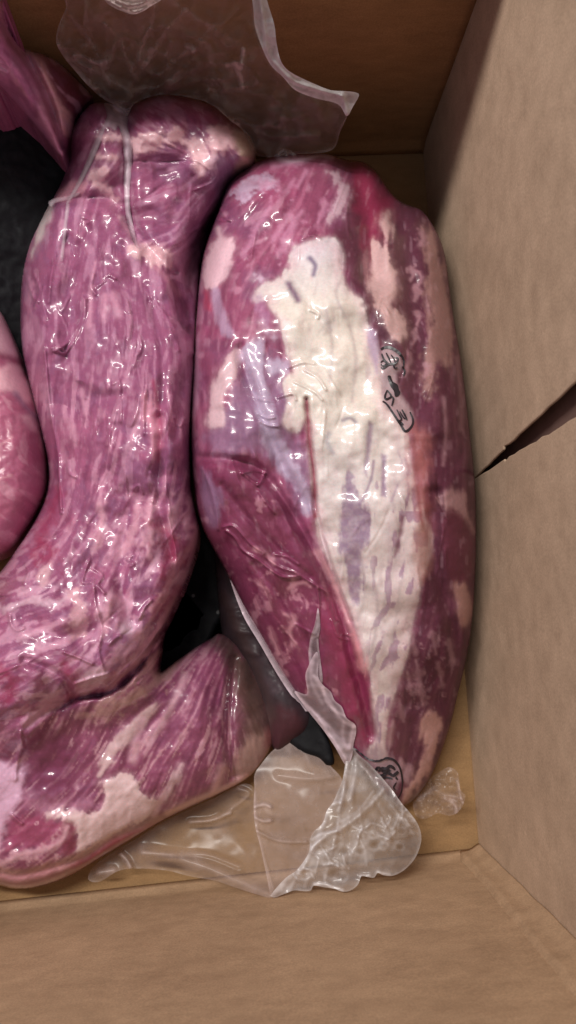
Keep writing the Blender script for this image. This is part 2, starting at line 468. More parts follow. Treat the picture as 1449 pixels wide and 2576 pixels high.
def plain(name, c, rough=0.5, spec=0.5, nscale=80.0, var=0.25, bump=0.2):
    m, nt, out = newmat(name); L = nt.links.new
    tc = N(nt, 'ShaderNodeTexCoord')
    n1 = N(nt, 'ShaderNodeTexNoise', Scale=nscale, Detail=5.0); L(tc.outputs['Object'], n1.inputs['Vector'])
    c = alb(c); mx = N(nt, 'ShaderNodeMix', data_type='RGBA'); mx.inputs[6].default_value = (*(c*(1-var)), 1); mx.inputs[7].default_value = (*(c*(1+var)), 1)
    L(n1.outputs['Fac'], mx.inputs[0])
    p = N(nt, 'ShaderNodeBsdfPrincipled', Roughness=rough); p.inputs['Specular IOR Level'].default_value = spec
    L(mx.outputs[2], p.inputs['Base Color'])
    b = N(nt, 'ShaderNodeBump', Strength=bump, Distance=0.002); L(n1.outputs['Fac'], b.inputs['Height']); L(b.outputs[0], p.inputs['Normal'])
    L(p.outputs[0], out.inputs[0]); return m

MEAT = meat_material('wrapped_meat')
MEAT_DARK = meat_material('wrapped_meat_deep', coat=.15, crough=0.3, bump=0.2, rb=.7)
MEAT_SOFT = meat_material('wrapped_meat_soft', crough=0.3, bump=0.25)
FILM = film_material('loose_film', bump=.22, rough=.24)
FILM_DIM = film_material('thin_film', tint=(0.70, 0.56, 0.53), floor_op=0.02, rough=0.26, bump=0.03, ior=1.3)
FILM_PALE = film_material('doubled_film', tint=(0.93, 0.75, 0.85), rough=.35, bump=.05, tlf=.1)
INK = plain('black_ink', (30, 24, 30), 0.35, 0.5)
BLACK = plain('black_plastic', (27, 27, 30), 0.55, 0.35, 60.0, 0.5, 0.5)
CARD_R = card_material('cardboard_side', (129, 107, 87), (182, 156, 132), (85, 55, 60))
CARD_F = card_material('cardboard_front', (120, 94, 70), (172, 141, 110), (60, 60, 95))
CARD_B = card_material('cardboard_floor', (100, 74, 46), (142, 110, 72), (45, 110, 60))
CARD_T = card_material('cardboard_back', (106, 74, 46), (158, 116, 74), (45, 60, 130))
DARKCARD = plain('dark_backing_card', (104, 80, 72), 0.8, 0.2, 60.0, 0.3)

# ------------------------------------------------------------------ the box
box = thing('cardboard_box', 'brown cardboard box around all the meat, dark wedge gap in its side', 'box')
HB = 0.33
def wallpoint(px, py):
    d = (dvec(px, py) @ R3.T); t = ((BR-np.zeros(2)) @ nR)/(d[:2] @ nR)
    p = d*t; return float((p[:2]-BR) @ uR), float(HC+p[2])      # (distance along wall, height)
def prism(name, pts3, thick, mat, parent, bev=0.0012):
    """flat panel from a 3-D outline, given a thickness vector"""
    n = len(pts3); pts3 = [np.asarray(p, float) for p in pts3]; th = np.asarray(thick, float)
    V = [tuple(p) for p in pts3]+[tuple(p+th) for p in pts3]
    F = [tuple(range(n)), tuple(range(2*n-1, n-1, -1))]+[(i, i+n, (i+1) % n+n, (i+1) % n) for i in range(n)]
    me = bpy.data.meshes.new(name); me.from_pydata(V, [], F); me.update()
    import bmesh
    bm = bmesh.new(); bm.from_mesh(me); bmesh.ops.recalc_face_normals(bm, faces=bm.faces); bm.to_mesh(me); bm.free()
    o = link(name, me, mat, parent)
    if bev:
        b = o.modifiers.new('bevel', 'BEVEL'); b.width = bev; b.segments = 3; b.limit_method = 'ANGLE'
        for f in me.polygons: f.use_smooth = True
        me.set_sharp_from_angle(angle=math.radians(50))
    return o
def P3(xy, z): return np.array([xy[0], xy[1], z])
def RW(s, z): return P3(BR+uR*s, z)
LR = np.linalg.norm(TR-BR)
# side wall: two leaves that part in a wedge
ts, tz = wallpoint(1193.6, 1204)
us, uz = wallpoint(1266, 1129); u2s, u2z = wallpoint(1449, 959)
ls, lz = wallpoint(1268, 1157); l2s, l2z = wallpoint(1449, 1048)
def ext(a, b, z):
    k = (z-a[1])/(b[1]-a[1]); return a[0]+(b[0]-a[0])*k
ue = ext((us, uz), (u2s, u2z), HB); le = ext((ls, lz), (l2s, l2z), HB)
out3 = P3(-nR*0.0018, 0)
def rag(a, b, n, amp, seed):
    r = np.random.RandomState(seed); res = []
    for k in range(1, n):
        t = k/n; res.append((a[0]+(b[0]-a[0])*t+r.uniform(-amp, amp), a[1]+(b[1]-a[1])*t))
    return res
up = [(ts+.0002, tz)] + rag((ts, tz), (us, uz), 6, .0004, 1)+[(us-.0006, uz), (us+.0014, uz+.0012)]+rag((us, uz), (u2s, u2z), 12, .0006, 2)+[(u2s, u2z), (ue, HB)]
lo = [(ts-.0002, tz)] + rag((ts, tz), (ls, lz), 6, .0004, 3)+[(ls+.0006, lz), (ls-.0010, lz+.0012)]+rag((ls, lz), (l2s, l2z), 12, .0006, 4)+[(l2s, l2z), (le, HB)]
leaf_a = [RW(s, z) for s, z in up]+[RW(LR+.004, HB), RW(LR+.004, 0.0), RW(ts+.0002, 0.0)]
leaf_b = [RW(s, z) for s, z in lo]+[RW(-.004, HB), RW(-.004, 0.0), RW(ts-.0002, 0.0)]
prism('side_panel', leaf_a, out3, CARD_R, box, 0.0008)
prism('side_panel', leaf_b, out3, CARD_R, box, 0.0008)
q = -nR*0.009
prism('added_backing', [P3(BR+uR*s+q, z) for s, z in ((-.01, -.004), (LR+.01, -.004), (LR+.01, HB), (-.01, HB))], P3(-nR*0.004, 0), DARKCARD, box, 0)  # backing added behind the wedge so that the gap stays dark
# floor, front, back, far side
prism('bottom_panel', [P3(BL+(-.01, -.03), 0), P3(BR+(.03, -.03), 0), P3(TR+(.03, .03), 0), P3(TL+(-.01, .03), 0)], (0, 0, -.005), CARD_B, box, 0)
nF = np.array([uF[1], -uF[0]]); nF = nF if nF[1] < 0 else -nF
def bent_panel(name, A, B, h, nrm, mat, lean, seed, amp=0.0012, nx=90, nz=70, corner=0.0):
    u, v = np.meshgrid(np.linspace(0, 1, nx), np.linspace(0, 1, nz))
    xy = A[None, None]+(B-A)[None, None]*u[..., None]
    off = lean*v + amp*fbm(u*400, v*300, 130, seed, 3)*sm(0, .1, v)
    # roll into the floor fold
    off = off + 0.004*(1-sm(0, .035, v))*-1
    if corner: off = off - corner*np.exp(-((1-u)/.05)**2)*sm(0, .08, v)
    xy = xy+np.asarray(nrm)[None, None]*off[..., None]
    P = np.concatenate([xy, (v*h)[..., None]], -1).reshape(-1, 3)
    idx = np.arange(nx*nz).reshape(nz, nx)
    Q = np.stack([idx[:-1, :-1], idx[:-1, 1:], idx[1:, 1:], idx[1:, :-1]], -1).reshape(-1, 4)
    me = mesh(name, P, Q); o = link(name, me, mat, box)
    s_ = o.modifiers.new('solid', 'SOLIDIFY'); s_.thickness = 0.004; s_.offset = 0
    return o
bent_panel('front_panel', BL, BR+nF*0.0, HB, nF, CARD_F, 0.006, 3)
bent_panel('back_panel', TL, TR, HB, (0, 1), CARD_T, 0.004, 5)
prism('far_side_panel', [P3(TL, 0), P3(BL, 0), P3(BL, HB), P3(TL, HB)], (-.005, 0, 0), CARD_R, box, 0)
# glued corner flap lying on the front wall by the corner
def flap():
    nx, nz = 26, 70
    u, v = np.meshgrid(np.linspace(0, 1, nx), np.linspace(0, 1, nz))
    wid = 0.016+0.006*v+0.0015*fbm(v*300, v*0, 40, 9)
    z = 0.003+v*(HB-.01)
    xy = (BR-nF*0.0045)[None, None]-uF[None, None]*0+ (-1 if uF[0] > 0 else 1)*uF[None, None]*(u*wid)[..., None]
    off = 0.006*(z/HB) + 0.0007*fbm(u*30, v*400, 34, 31, 3) - 0.0035*np.exp(-(u/.3)**2)
    off = off + 0.0036*sm(.8, 1, u)
    xy = xy+nF[None, None]*off[..., None]
    P = np.concatenate([xy, z[..., None]], -1).reshape(-1, 3); idx = np.arange(nx*nz).reshape(nz, nx)
    Q = np.stack([idx[:-1, :-1], idx[:-1, 1:], idx[1:, 1:], idx[1:, :-1]], -1).reshape(-1, 4)
    o = link('corner_flap', mesh('corner_flap', P, Q), CARD_F, box)
    s_ = o.modifiers.new('solid', 'SOLIDIFY'); s_.thickness = 0.002; s_.offset = 0
uFx = uF if uF[0] > 0 else -uF
flap()

# ------------------------------------------------------------------ meat: right-hand leg
A_OUT = [(578,455),(620,420),(660,400),(700,387),(740,380),(790,383),(830,388),(872,402),(912,406),(945,428),(967,458),(990,490),(1018,512),(1058,528),(1085,560),(1108,605),(1122,655),(1130,720),(1140,790),(1152,860),(1163,930),(1172,1000),(1182,1090),(1192,1180),(1197,1260),(1198,1350),(1196,1430),(1192,1510),(1184,1590),(1170,1670),(1153,1740),(1138,1805),(1118,1870),(1095,1930),(1060,1990),(1018,2028),(985,2012),(950,1980),(910,1930),(870,1880),(805,1812),(748,1750),(702,1682),(660,1612),(615,1535),(580,1460),(545,1395),(515,1340),(498,1290),(490,1240),(484,1180),(480,1110),(481,1030),(485,950),(490,870),(496,780),(503,700),(512,640),(527,590),(545,540),(560,495)]
def build_A():
    sh = Sheet(A_OUT, 2.6)
    x, y = sh.x, sh.y
    ze = tps([(600,420,.065),(830,390,.055),(1060,540,.060),(1130,720,.070),(1190,1200,.082),(1190,1500,.062),(1150,1780,.034),(1015,2025,.014),(900,1920,.022),(745,1750,.035),(600,1500,.05),(490,1250,.086),(484,900,.090),(510,640,.070),(850,1200,.06)])(x, y)
    U = sh.poisson(); t = np.clip(sh.d/115.0, 0, 1); rnd = np.sqrt(1-(1-t)**2)
    hs = 1-0.5*sm(1300, 2000, y)
    z = ze+hs*(0.050*rnd+0.022*U)+0.0035*fbm(x, y, 150, 301, 2)*rnd+0.0022*fbm(x, y, 75, 302, 2)*rnd
    # big forms
    z += 0.006*stroke(x, y, [(700,700),(850,900),(900,1200),(960,1600),(960,1850)], 110)
    z -= 0.010*stroke(x, y, [(880,400),(930,560),(940,700)], 28)
    z -= 0.008*stroke(x, y, [(985,500),(1020,620),(1045,800),(1060,1000)], 30)
    z -= 0.006*stroke(x, y, [(1095,1240),(1090,1400),(1130,1540),(1150,1650)], 20)
    z -= 0.007*stroke(x, y, [(508,1152),(580,1158),(650,1180),(720,1270),(790,1390),(850,1520),(900,1700),(935,1850)], 13)
    z += 0.004*stroke(x, y, [(530,1190),(640,1230),(720,1340),(790,1480),(850,1650),(890,1800)], 34)
    z -= 0.005*stroke(x, y, [(600,880),(640,1000),(700,1150),(780,1300)], 14)*sm(1320, 1200, y)
    z -= 0.004*stroke(x, y, [(500,880),(530,820),(560,700),(600,600),(660,500)], 14)
    z -= 0.004*stroke(x, y, [(771,1005),(777,1080),(790,1200),(796,1300),(830,1420),(880,1560)], 7)
    z -= 0.0035*stroke(x, y, [(735,700),(790,780),(850,860)], 12)*0.3
    z += 0.0015*fbm(x, y, 70, 3, 3)*rnd
    # ---- colours
    P = Paint(sh, (128, 61, 90))
    fl = flow(sh, [(620,470,150),(700,560,125),(800,480,110),(600,900,105),(650,1000,70),(560,1150,90),(600,1350,55),(700,1400,60),(800,1600,60),(900,1800,80),(900,600,95),(1000,700,80),(1080,800,80),(900,1000,88),(850,1200,88),(950,1400,95),(1000,1600,105),(980,1800,100),(1100,1300,90),(1130,1600,95),(1060,1850,105)])
    L1 = sh.lic(fl, 24, 1, 4); L2 = sh.lic(fl, 9, 2, 3); L3 = sh.lic(fl, 5, 3, 3)
    P.L = L1; bl = fbm(x, y, 80, 11, 4)
    P.mix(sm(-.2, .7, bl)*.7, (112, 60, 92)); P.mix(sm(.1, .9, fbm(x, y, 60, 13))*.6, (140, 58, 95))
    P.mix(sm(.3, 1.6, L1)*.35, (168, 100, 128)); P.mix(sm(.3, 1.6, -L1)*.35, (98, 40, 68))
    L4 = sh.lic(fl+.35*fbm(x, y, 60, 421, 2), 9, 4, 7)
    P.mix(sm(1.0, 1.9, L4)*.5, (176, 122, 146)); P.mix(sm(.8, 1.8, -L4)*.45, (98, 40, 66))
    # brown muscle on the wall side
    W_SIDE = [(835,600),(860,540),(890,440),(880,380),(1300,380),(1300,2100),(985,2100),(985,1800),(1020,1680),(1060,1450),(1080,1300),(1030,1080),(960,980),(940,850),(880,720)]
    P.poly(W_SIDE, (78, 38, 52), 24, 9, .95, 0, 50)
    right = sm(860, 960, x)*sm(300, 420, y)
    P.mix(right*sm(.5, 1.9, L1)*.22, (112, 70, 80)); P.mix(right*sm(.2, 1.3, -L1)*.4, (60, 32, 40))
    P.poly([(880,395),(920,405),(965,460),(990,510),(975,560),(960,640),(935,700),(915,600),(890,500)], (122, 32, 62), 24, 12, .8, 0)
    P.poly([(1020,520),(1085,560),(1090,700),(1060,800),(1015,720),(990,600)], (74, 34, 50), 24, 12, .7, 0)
    # flap of crimson muscle
    P.poly([(505,1155),(560,1160),(640,1175),(720,1275),(800,1400),(850,1480),(900,1650),(938,1760),(945,1860),(930,1890),(860,1900),(740,1780),(600,1540),(515,1350),(495,1230)], (112, 44, 74), 12, 6, .9, 0)
    fp = inside(x, y, np.array([(505,1155),(640,1175),(720,1275),(850,1480),(938,1760),(930,1890),(740,1780),(600,1540),(500,1300)]))
    P.mix(fp*sm(.55, .95, fbm(x+12*fbm(x, y, 30, 431), y*.7, 34, 432, 4)+.12*L2)*.6, (182, 124, 142)); P.mix(fp*sm(.5, 1.0, fbm(x*1.3, y*.6, 22, 433, 3))*.3, (150, 84, 112))
    for pts in ([(640,1380),(668,1392),(690,1420)],[(715,1545),(740,1560),(728,1590),(742,1620)],[(770,1465),(740,1470),(725,1480)],[(650,1470),(668,1480)],[(680,1580),(700,1640)]): P.line(pts, (190, 132, 146), 7, .7, .5, .9)
    for pts in ([(530,1190),(600,1260),(660,1370),(720,1420)],[(700,1250),(770,1370),(830,1470)]): P.line(pts, (92, 30, 58), 10, .5, 0)
    P.mix(fp*sm(.5, 1.6, -L1)*.5, (96, 28, 58))
    P.poly([(830,1480),(880,1560),(915,1680),(938,1760),(944,1850),(920,1880),(870,1820),(850,1700),(810,1560)], (124, 36, 70), 18, 8, .75, 0)
    # silverskin veil
    lav = (150, 124, 150)
    P.poly([(650,860),(690,900),(730,1000),(740,1080),(770,1150),(785,1280),(755,1290),(735,1220),(690,1170),(640,1130),(560,1150),(520,1100),(560,1040),(600,960),(620,900)], (122, 88, 118), 18, 10, .75, .2)
    P.poly([(506,1180),(520,1190),(560,1250),(548,1320),(525,1325),(505,1260)], (122, 92, 124), 10, 6, .7, .2)
    # main fat
    fat1 = [(735,632),(765,612),(800,604),(828,598),(852,612),(860,655),(866,705),(888,738),(905,752),(916,785),(926,835),(944,872),(955,915),(959,965),(963,1005),(985,1042),(1012,1072),(1026,1100),(1032,1160),(1048,1225),(1064,1290),(1084,1345),(1078,1405),(1060,1450),(1050,1505),(1036,1565),(1024,1640),(1004,1700),(986,1760),(972,1812),(966,1870),(970,1908),(945,1915),(926,1892),(944,1868),(946,1830),(938,1770),(936,1705),(916,1660),(902,1600),(880,1540),(850,1470),(826,1410),(802,1360),(797,1310),(791,1250),(781,1180),(776,1110),(769,1062),(745,1085),(722,1078),(712,1060),(725,1012),(716,985),(716,955),(738,935),(728,900),(720,868),(700,800),(680,775),(669,752),(641,757),(645,735),(671,713),(700,700),(722,678),(732,650)]
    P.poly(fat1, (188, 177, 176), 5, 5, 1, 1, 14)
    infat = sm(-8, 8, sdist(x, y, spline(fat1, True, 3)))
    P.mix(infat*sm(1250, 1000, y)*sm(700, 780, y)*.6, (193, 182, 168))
    P.mix(infat*sm(700, 620, y)*.6, (186, 174, 188)); P.mix(infat*sm(1150, 1350, y)*.55, (184, 166, 164))
    fsd = sdist(x, y, spline(fat1, True, 3)); P.mix(infat*sm(34, 0, fsd+14*fbm(x, y, 30, 401, 3))*.5, (188, 152, 160))
    P.mix(infat*sm(.5, 1.3, fbm(x*2.2, y*.7, 60, 402, 4))*.4, (168, 140, 152))
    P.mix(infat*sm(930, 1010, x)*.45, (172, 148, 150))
    P.mix(infat*sm(.35, 1.1, fbm(x, y, 55, 31, 5))*.35, (158, 146, 150))
    P.mix(infat*sm(.6, 2.0, L1)*.18*sm(1000, 1300, y), (150, 128, 140)); P.mix(infat*sm(.7, 2., -L1)*.2, (196, 184, 177))
    st = (122, 94, 120)
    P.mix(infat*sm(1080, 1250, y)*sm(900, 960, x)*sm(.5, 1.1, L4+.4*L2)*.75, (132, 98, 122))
    P.mix(infat*sm(1300, 1500, y)*sm(.8, 1.6, -L4)*.4, (160, 136, 140))
    P.poly([(866,1200),(885,1192),(893,1230),(922,1290),(925,1340),(914,1400),(916,1460),(900,1522),(882,1505),(868,1430),(850,1380),(852,1330),(862,1280)], st, 6, 6, .9, .3, 12, .2)
    P.poly([(960,1142),(972,1145),(971,1250),(958,1248)], st, 4, 3, .8, .2); P.poly([(928,1060),(938,1068),(924,1200),(914,1190)], st, 4, 3, .7, .2)
    P.poly([(1008,1295),(1020,1298),(1004,1390),(990,1402)], (104, 62, 76), 5, 3, .8, .2)
    P.line([(940,1160),(935,1200),(920,1240),(905,1270)], st, 4, .7); P.line([(1000,1220),(985,1260)], st, 4, .5)
    P.line([(771,1005),(775,1060),(780,1120),(790,1200),(793,1300)], (128, 48, 66), 5, .95, 0)
    P.line([(780,650),(793,668),(788,690)], (96, 80, 108), 7, .85); P.line([(727,716),(738,735),(750,755)], (96, 66, 92), 9, .9)
    P.line([(895,1062),(880,1052),(862,1058)], (110, 96, 112), 5, .7); P.line([(830,1090),(822,1110),(838,1140)], (134, 132, 140), 7, .55)
    for pts in ([(820,780),(835,860),(830,960)], [(880,820),(895,900),(885,1010)], [(905,1400),(920,1480),(900,1560)], [(1000,1400),(975,1480),(960,1560)], [(940,1440),(950,1540),(935,1640)], [(860,700),(845,740),(870,800)], [(1010,1450),(1000,1530),(985,1620)]):
        P.line(pts, (150, 134, 136), 5, .45, .9)
    P.line([(800,1390),(850,1490),(890,1600),(915,1680)], (205, 150, 158), 8, .7)
    P.poly([(1030,1078),(1058,1082),(1075,1112),(1080,1180),(1078,1240),(1092,1290),(1080,1345),(1052,1290),(1036,1220),(1030,1150)], (146, 84, 82), 24, 9, .75, .3)
    P.line([(1048,1210),(1058,1290),(1068,1350)], (120, 50, 52), 5, .6); P.poly([(1040,1350),(1080,1320),(1090,1400),(1070,1460),(1050,1440)], (150, 104, 96), 14, 8, .7, .6)
    # small bits
    P.poly([(884,1600),(900,1598),(920,1660),(918,1700),(896,1680)], (190, 120, 130), 8, 6, .8, .7)
    P.poly([(822,430),(850,430),(868,455),(884,478),(870,512),(862,540),(840,548),(828,562),(830,530),(846,500),(850,478),(832,450)], (165, 132, 146), 7, 8, .95, .8, 12)
    P.poly([(590,488),(610,462),(640,448),(672,440),(695,450),(688,468),(650,478),(628,500),(605,506)], (176, 150, 176), 8, 12, .85, .5, 12, .3)  # film glare painted as a pale patch
    for a, b in (((690,600),(730,540)), ((710,600),(760,530)), ((750,470),(770,430)), ((800,560),(820,510)), ((640,580),(680,520)), ((700,640),(740,570)), ((610,640),(640,600)), ((720,480),(740,450)), ((660,470),(700,455)), ((690,420),(760,405))):
        P.line([a, b], (176, 116, 146), 8, .6, .5, .8)
    P.line([(700,398),(740,405),(800,392),(835,396)], (190, 160, 178), 6, .8)
    P.poly([(528,625),(545,600),(586,600),(588,650),(574,700),(548,722),(530,732),(514,715),(510,680)], (190, 152, 164), 6, 5, 1, 1, 12)
    P.line([(548,575),(556,600)], (190, 152, 164), 7, .8, 1)
    P.poly([(530,735),(555,735),(562,780),(582,835),(570,850),(545,800)], (150, 118, 146), 7, 5, .9, .7)
    P.poly([(514,735),(526,735),(530,780),(520,775)], (150, 44, 70), 8, 5, .7, 0)
    P.poly([(590,880),(606,882),(592,935),(570,985),(560,1015),(564,1070),(518,1072),(526,1020),(532,970),(560,915)], (184, 150, 158), 6, 4, .95, 1, 12)
    P.poly([(606,885),(640,860),(655,850),(668,875),(655,900),(700,908),(722,912),(718,935),(680,935),(660,925),(675,985),(690,1040),(712,1110),(748,1175),(775,1230),(783,1280),(762,1290),(745,1225),(705,1185),(668,1120),(652,1060),(640,990),(622,930)], (158, 138, 162), 10, 6, .9, .7, 14)
    P.poly([(490,860),(500,850),(503,940),(492,1040),(484,1000)], (168, 120, 146), 8, 5, .6, .6)
    P.poly([(640,755),(655,745),(680,800),(672,830),(655,810)], (150, 104, 140), 10, 8, .5, .4)
    for (cx, cy, r) in ((662,805,7),(672,835,6),(690,850,8),(655,700,9),(640,690,6)): P.poly([(cx-r,cy),(cx,cy-r),(cx+r,cy),(cx,cy+r)], (180, 150, 172), 5, 3, .8, .8)
    # wall-side fat
    f2 = (176, 140, 140)
    P.poly([(932,618),(948,600),(968,622),(984,662),(1000,700),(1003,745),(990,772),(1012,795),(1022,835),(1005,858),(985,850),(972,822),(955,790),(940,762),(926,700)], f2, 6, 6, .95, 1, 14)
    P.line([(1000,700),(1005,740),(990,765)], (92, 50, 62), 9, .8)
    P.poly([(968,532),(984,545),(980,600),(966,592),(952,560)], f2, 7, 6, .85, 1)
    P.poly([(930,830),(945,842),(952,900),(948,940),(930,880)], (150, 126, 152), 7, 4, .85, .7)
    P.poly([(1064,560),(1082,575),(1110,640),(1124,720),(1135,800),(1136,870),(1124,925),(1104,905),(1090,960),(1075,1000),(1062,940),(1068,880),(1086,830),(1074,780),(1066,720),(1076,680),(1062,620)], (138, 102, 98), 12, 9, .8, .7, 16)
    P.line([(1115,1000),(1122,1080),(1115,1170)], (150, 108, 118), 6, .5); P.line([(1150,900),(1160,1000),(1160,1080)], (130, 90, 98), 7, .5)
    for k, (cx, cy) in enumerate([(1035,690),(1045,740),(1050,800),(1040,850),(1060,600),(1028,905),(1020,930),(1070,930),(1055,700)]):
        P.line([(cx,cy-14),(cx+5,cy),(cx-2,cy+16)], (150, 108, 118), 6, .6, .6, .8)
    P.poly([(1108,1240),(1150,1232),(1178,1262),(1192,1330),(1180,1330),(1150,1290),(1112,1285)], (150, 112, 114), 12, 9, .8, .8)
    P.poly([(1112,1300),(1150,1290),(1185,1340),(1190,1440),(1150,1470),(1122,1420)], (92, 44, 58), 10, 6, .9, 0)
    P.poly([(1145,1470),(1172,1478),(1181,1530),(1172,1580),(1158,1562),(1148,1512)], (152, 112, 106), 9, 5, .9, .9)
    P.poly([(1074,1800),(1098,1795),(1112,1826),(1098,1880),(1086,1930),(1062,1965),(1030,2010),(1012,2026),(1008,2008),(1040,1950),(1066,1890),(1058,1840)], (158, 118, 112), 8, 7, .92, .9, 14)
    P.poly([(975,1850),(990,1815),(986,1880),(972,1905)], (150, 116, 122), 7, 5, .8, .7); P.poly([(1008,1915),(1045,1930),(1032,1978),(1008,1962)], (150, 116, 124), 9, 6, .75, .7)
    for cx, cy in ((1040,1620),(1052,1690),(1030,1720),(1060,1750),(1092,1620),(1010,1790),(1108,1700),(1135,1640)):
        P.line([(cx-6,cy-30),(cx,cy),(cx+5,cy+24)], (134, 96, 104), 6, .55, .5, .9)
    P.poly([(940,1880),(975,1890),(1000,1940),(990,1990),(950,1975),(915,1925)], (140, 118, 124), 9, 5, .7, .6)
    # pale patch under the printed mark
    P.poly([(961,880),(985,878),(1008,900),(1012,925),(995,940),(1005,985),(1020,1010),(1037,1040),(1038,1062),(1022,1082),(1012,1078),(990,1040),(962,1008),(958,940)], (150, 126, 130), 7, 3, .8, .5)
    P.mix(sm(.8, 2.2, L3)*.12, (190, 150, 165))
    # relief of fat and fibres, film creases
    z += 0.0014*sh.blur(P.fat, 5) + 0.00007*L1*(1-.6*P.fat) + .5*film_relief(sh)*(1-.45*infat) + tension(sh, fl, 50, 3)*(1-.4*infat)
    for pts, w, h in FOLDS_A: z += h*stroke(x, y, pts, w*.85)
    for pts in ([(560,1220),(620,1300),(700,1380),(780,1450)],[(830,1500),(860,1580),(890,1700)],[(640,1420),(720,1520),(780,1640)]): z -= .0025*stroke(x, y, pts, 9)
    mg = wall_z(x, y, 0.0025)
    z = np.where(z < mg, z, z)
    # keep clear of the side wall
    Wp = W(x, y, z); over = 0.0015-((Wp[:, :2]-BR) @ nR)
    bad = over > 0
    print('A: points past the wall', bad.sum(), over.max())
    for it in range(40):
        Wp = W(x, y, z); over = 0.0015-((Wp[:, :2]-BR) @ nR)
        # raising moves a point inwards
        z = np.where(over > 0, z+over*0.6*0+over*1.0, z)
    z = np.maximum(z, .006)
    keep_surface('A', sh, z)
    r = thing('wrapped_meat', 'long vacuum-packed leg with broad cream fat cap, against the split cardboard side', 'meat', 'vacuum-packed cuts of meat')
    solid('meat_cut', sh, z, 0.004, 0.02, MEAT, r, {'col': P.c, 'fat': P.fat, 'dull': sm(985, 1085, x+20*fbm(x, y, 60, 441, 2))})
    return r
FOLDS_A = [
 ([(608,1190),(640,1184),(665,1190)], 4, .0022), ([(612,1192),(628,1206),(648,1220)], 4, .0022), ([(665,1192),(660,1206),(650,1220)], 4, .0022),
 ([(562,1326),(585,1322),(605,1340),(630,1368),(665,1392)], 4, .002), ([(568,1334),(590,1352),(612,1385),(650,1410),(690,1440),(715,1452),(750,1450)], 4, .0024),
 ([(660,1395),(700,1425),(740,1440),(790,1470),(830,1500),(850,1560)], 4, .0018), ([(690,1395),(720,1400),(750,1420)], 4, .0018),
 ([(798,1480),(802,1530),(790,1580),(782,1600)], 4, .002), ([(650,1235),(668,1262),(690,1290)], 4, .0018), ([(745,1570),(770,1585),(800,1600)],4,.0015),
 ([(555,525),(568,548),(580,556)], 4, .0018), ([(540,548),(560,556),(580,552)], 4, .0018), ([(760,600),(785,592),(806,602)], 4, .0016),
 ([(725,925),(760,912),(790,915)], 4, .0014), ([(740,960),(790,985),(810,1005)], 4, .0014), ([(765,930),(800,950),(820,980)], 4, .0014), ([(700,1000),(735,990),(745,1005)], 4, .0015),
 ([(650,1040),(670,1052),(690,1050)], 4, .0015), ([(655,1060),(675,1070),(700,1072)], 4, .0015), ([(835,1560),(850,1600),(872,1610)], 4, .0018), ([(850,1555),(865,1590),(880,1600)],4,.0016),
 ([(690,1010),(640,1000),(620,980)], 5, .001), ([(780,780),(800,790),(800,800)], 4, .0014), ([(510,1180),(530,1230),(545,1290),(548,1330)], 6, .002)]
packA = build_A()

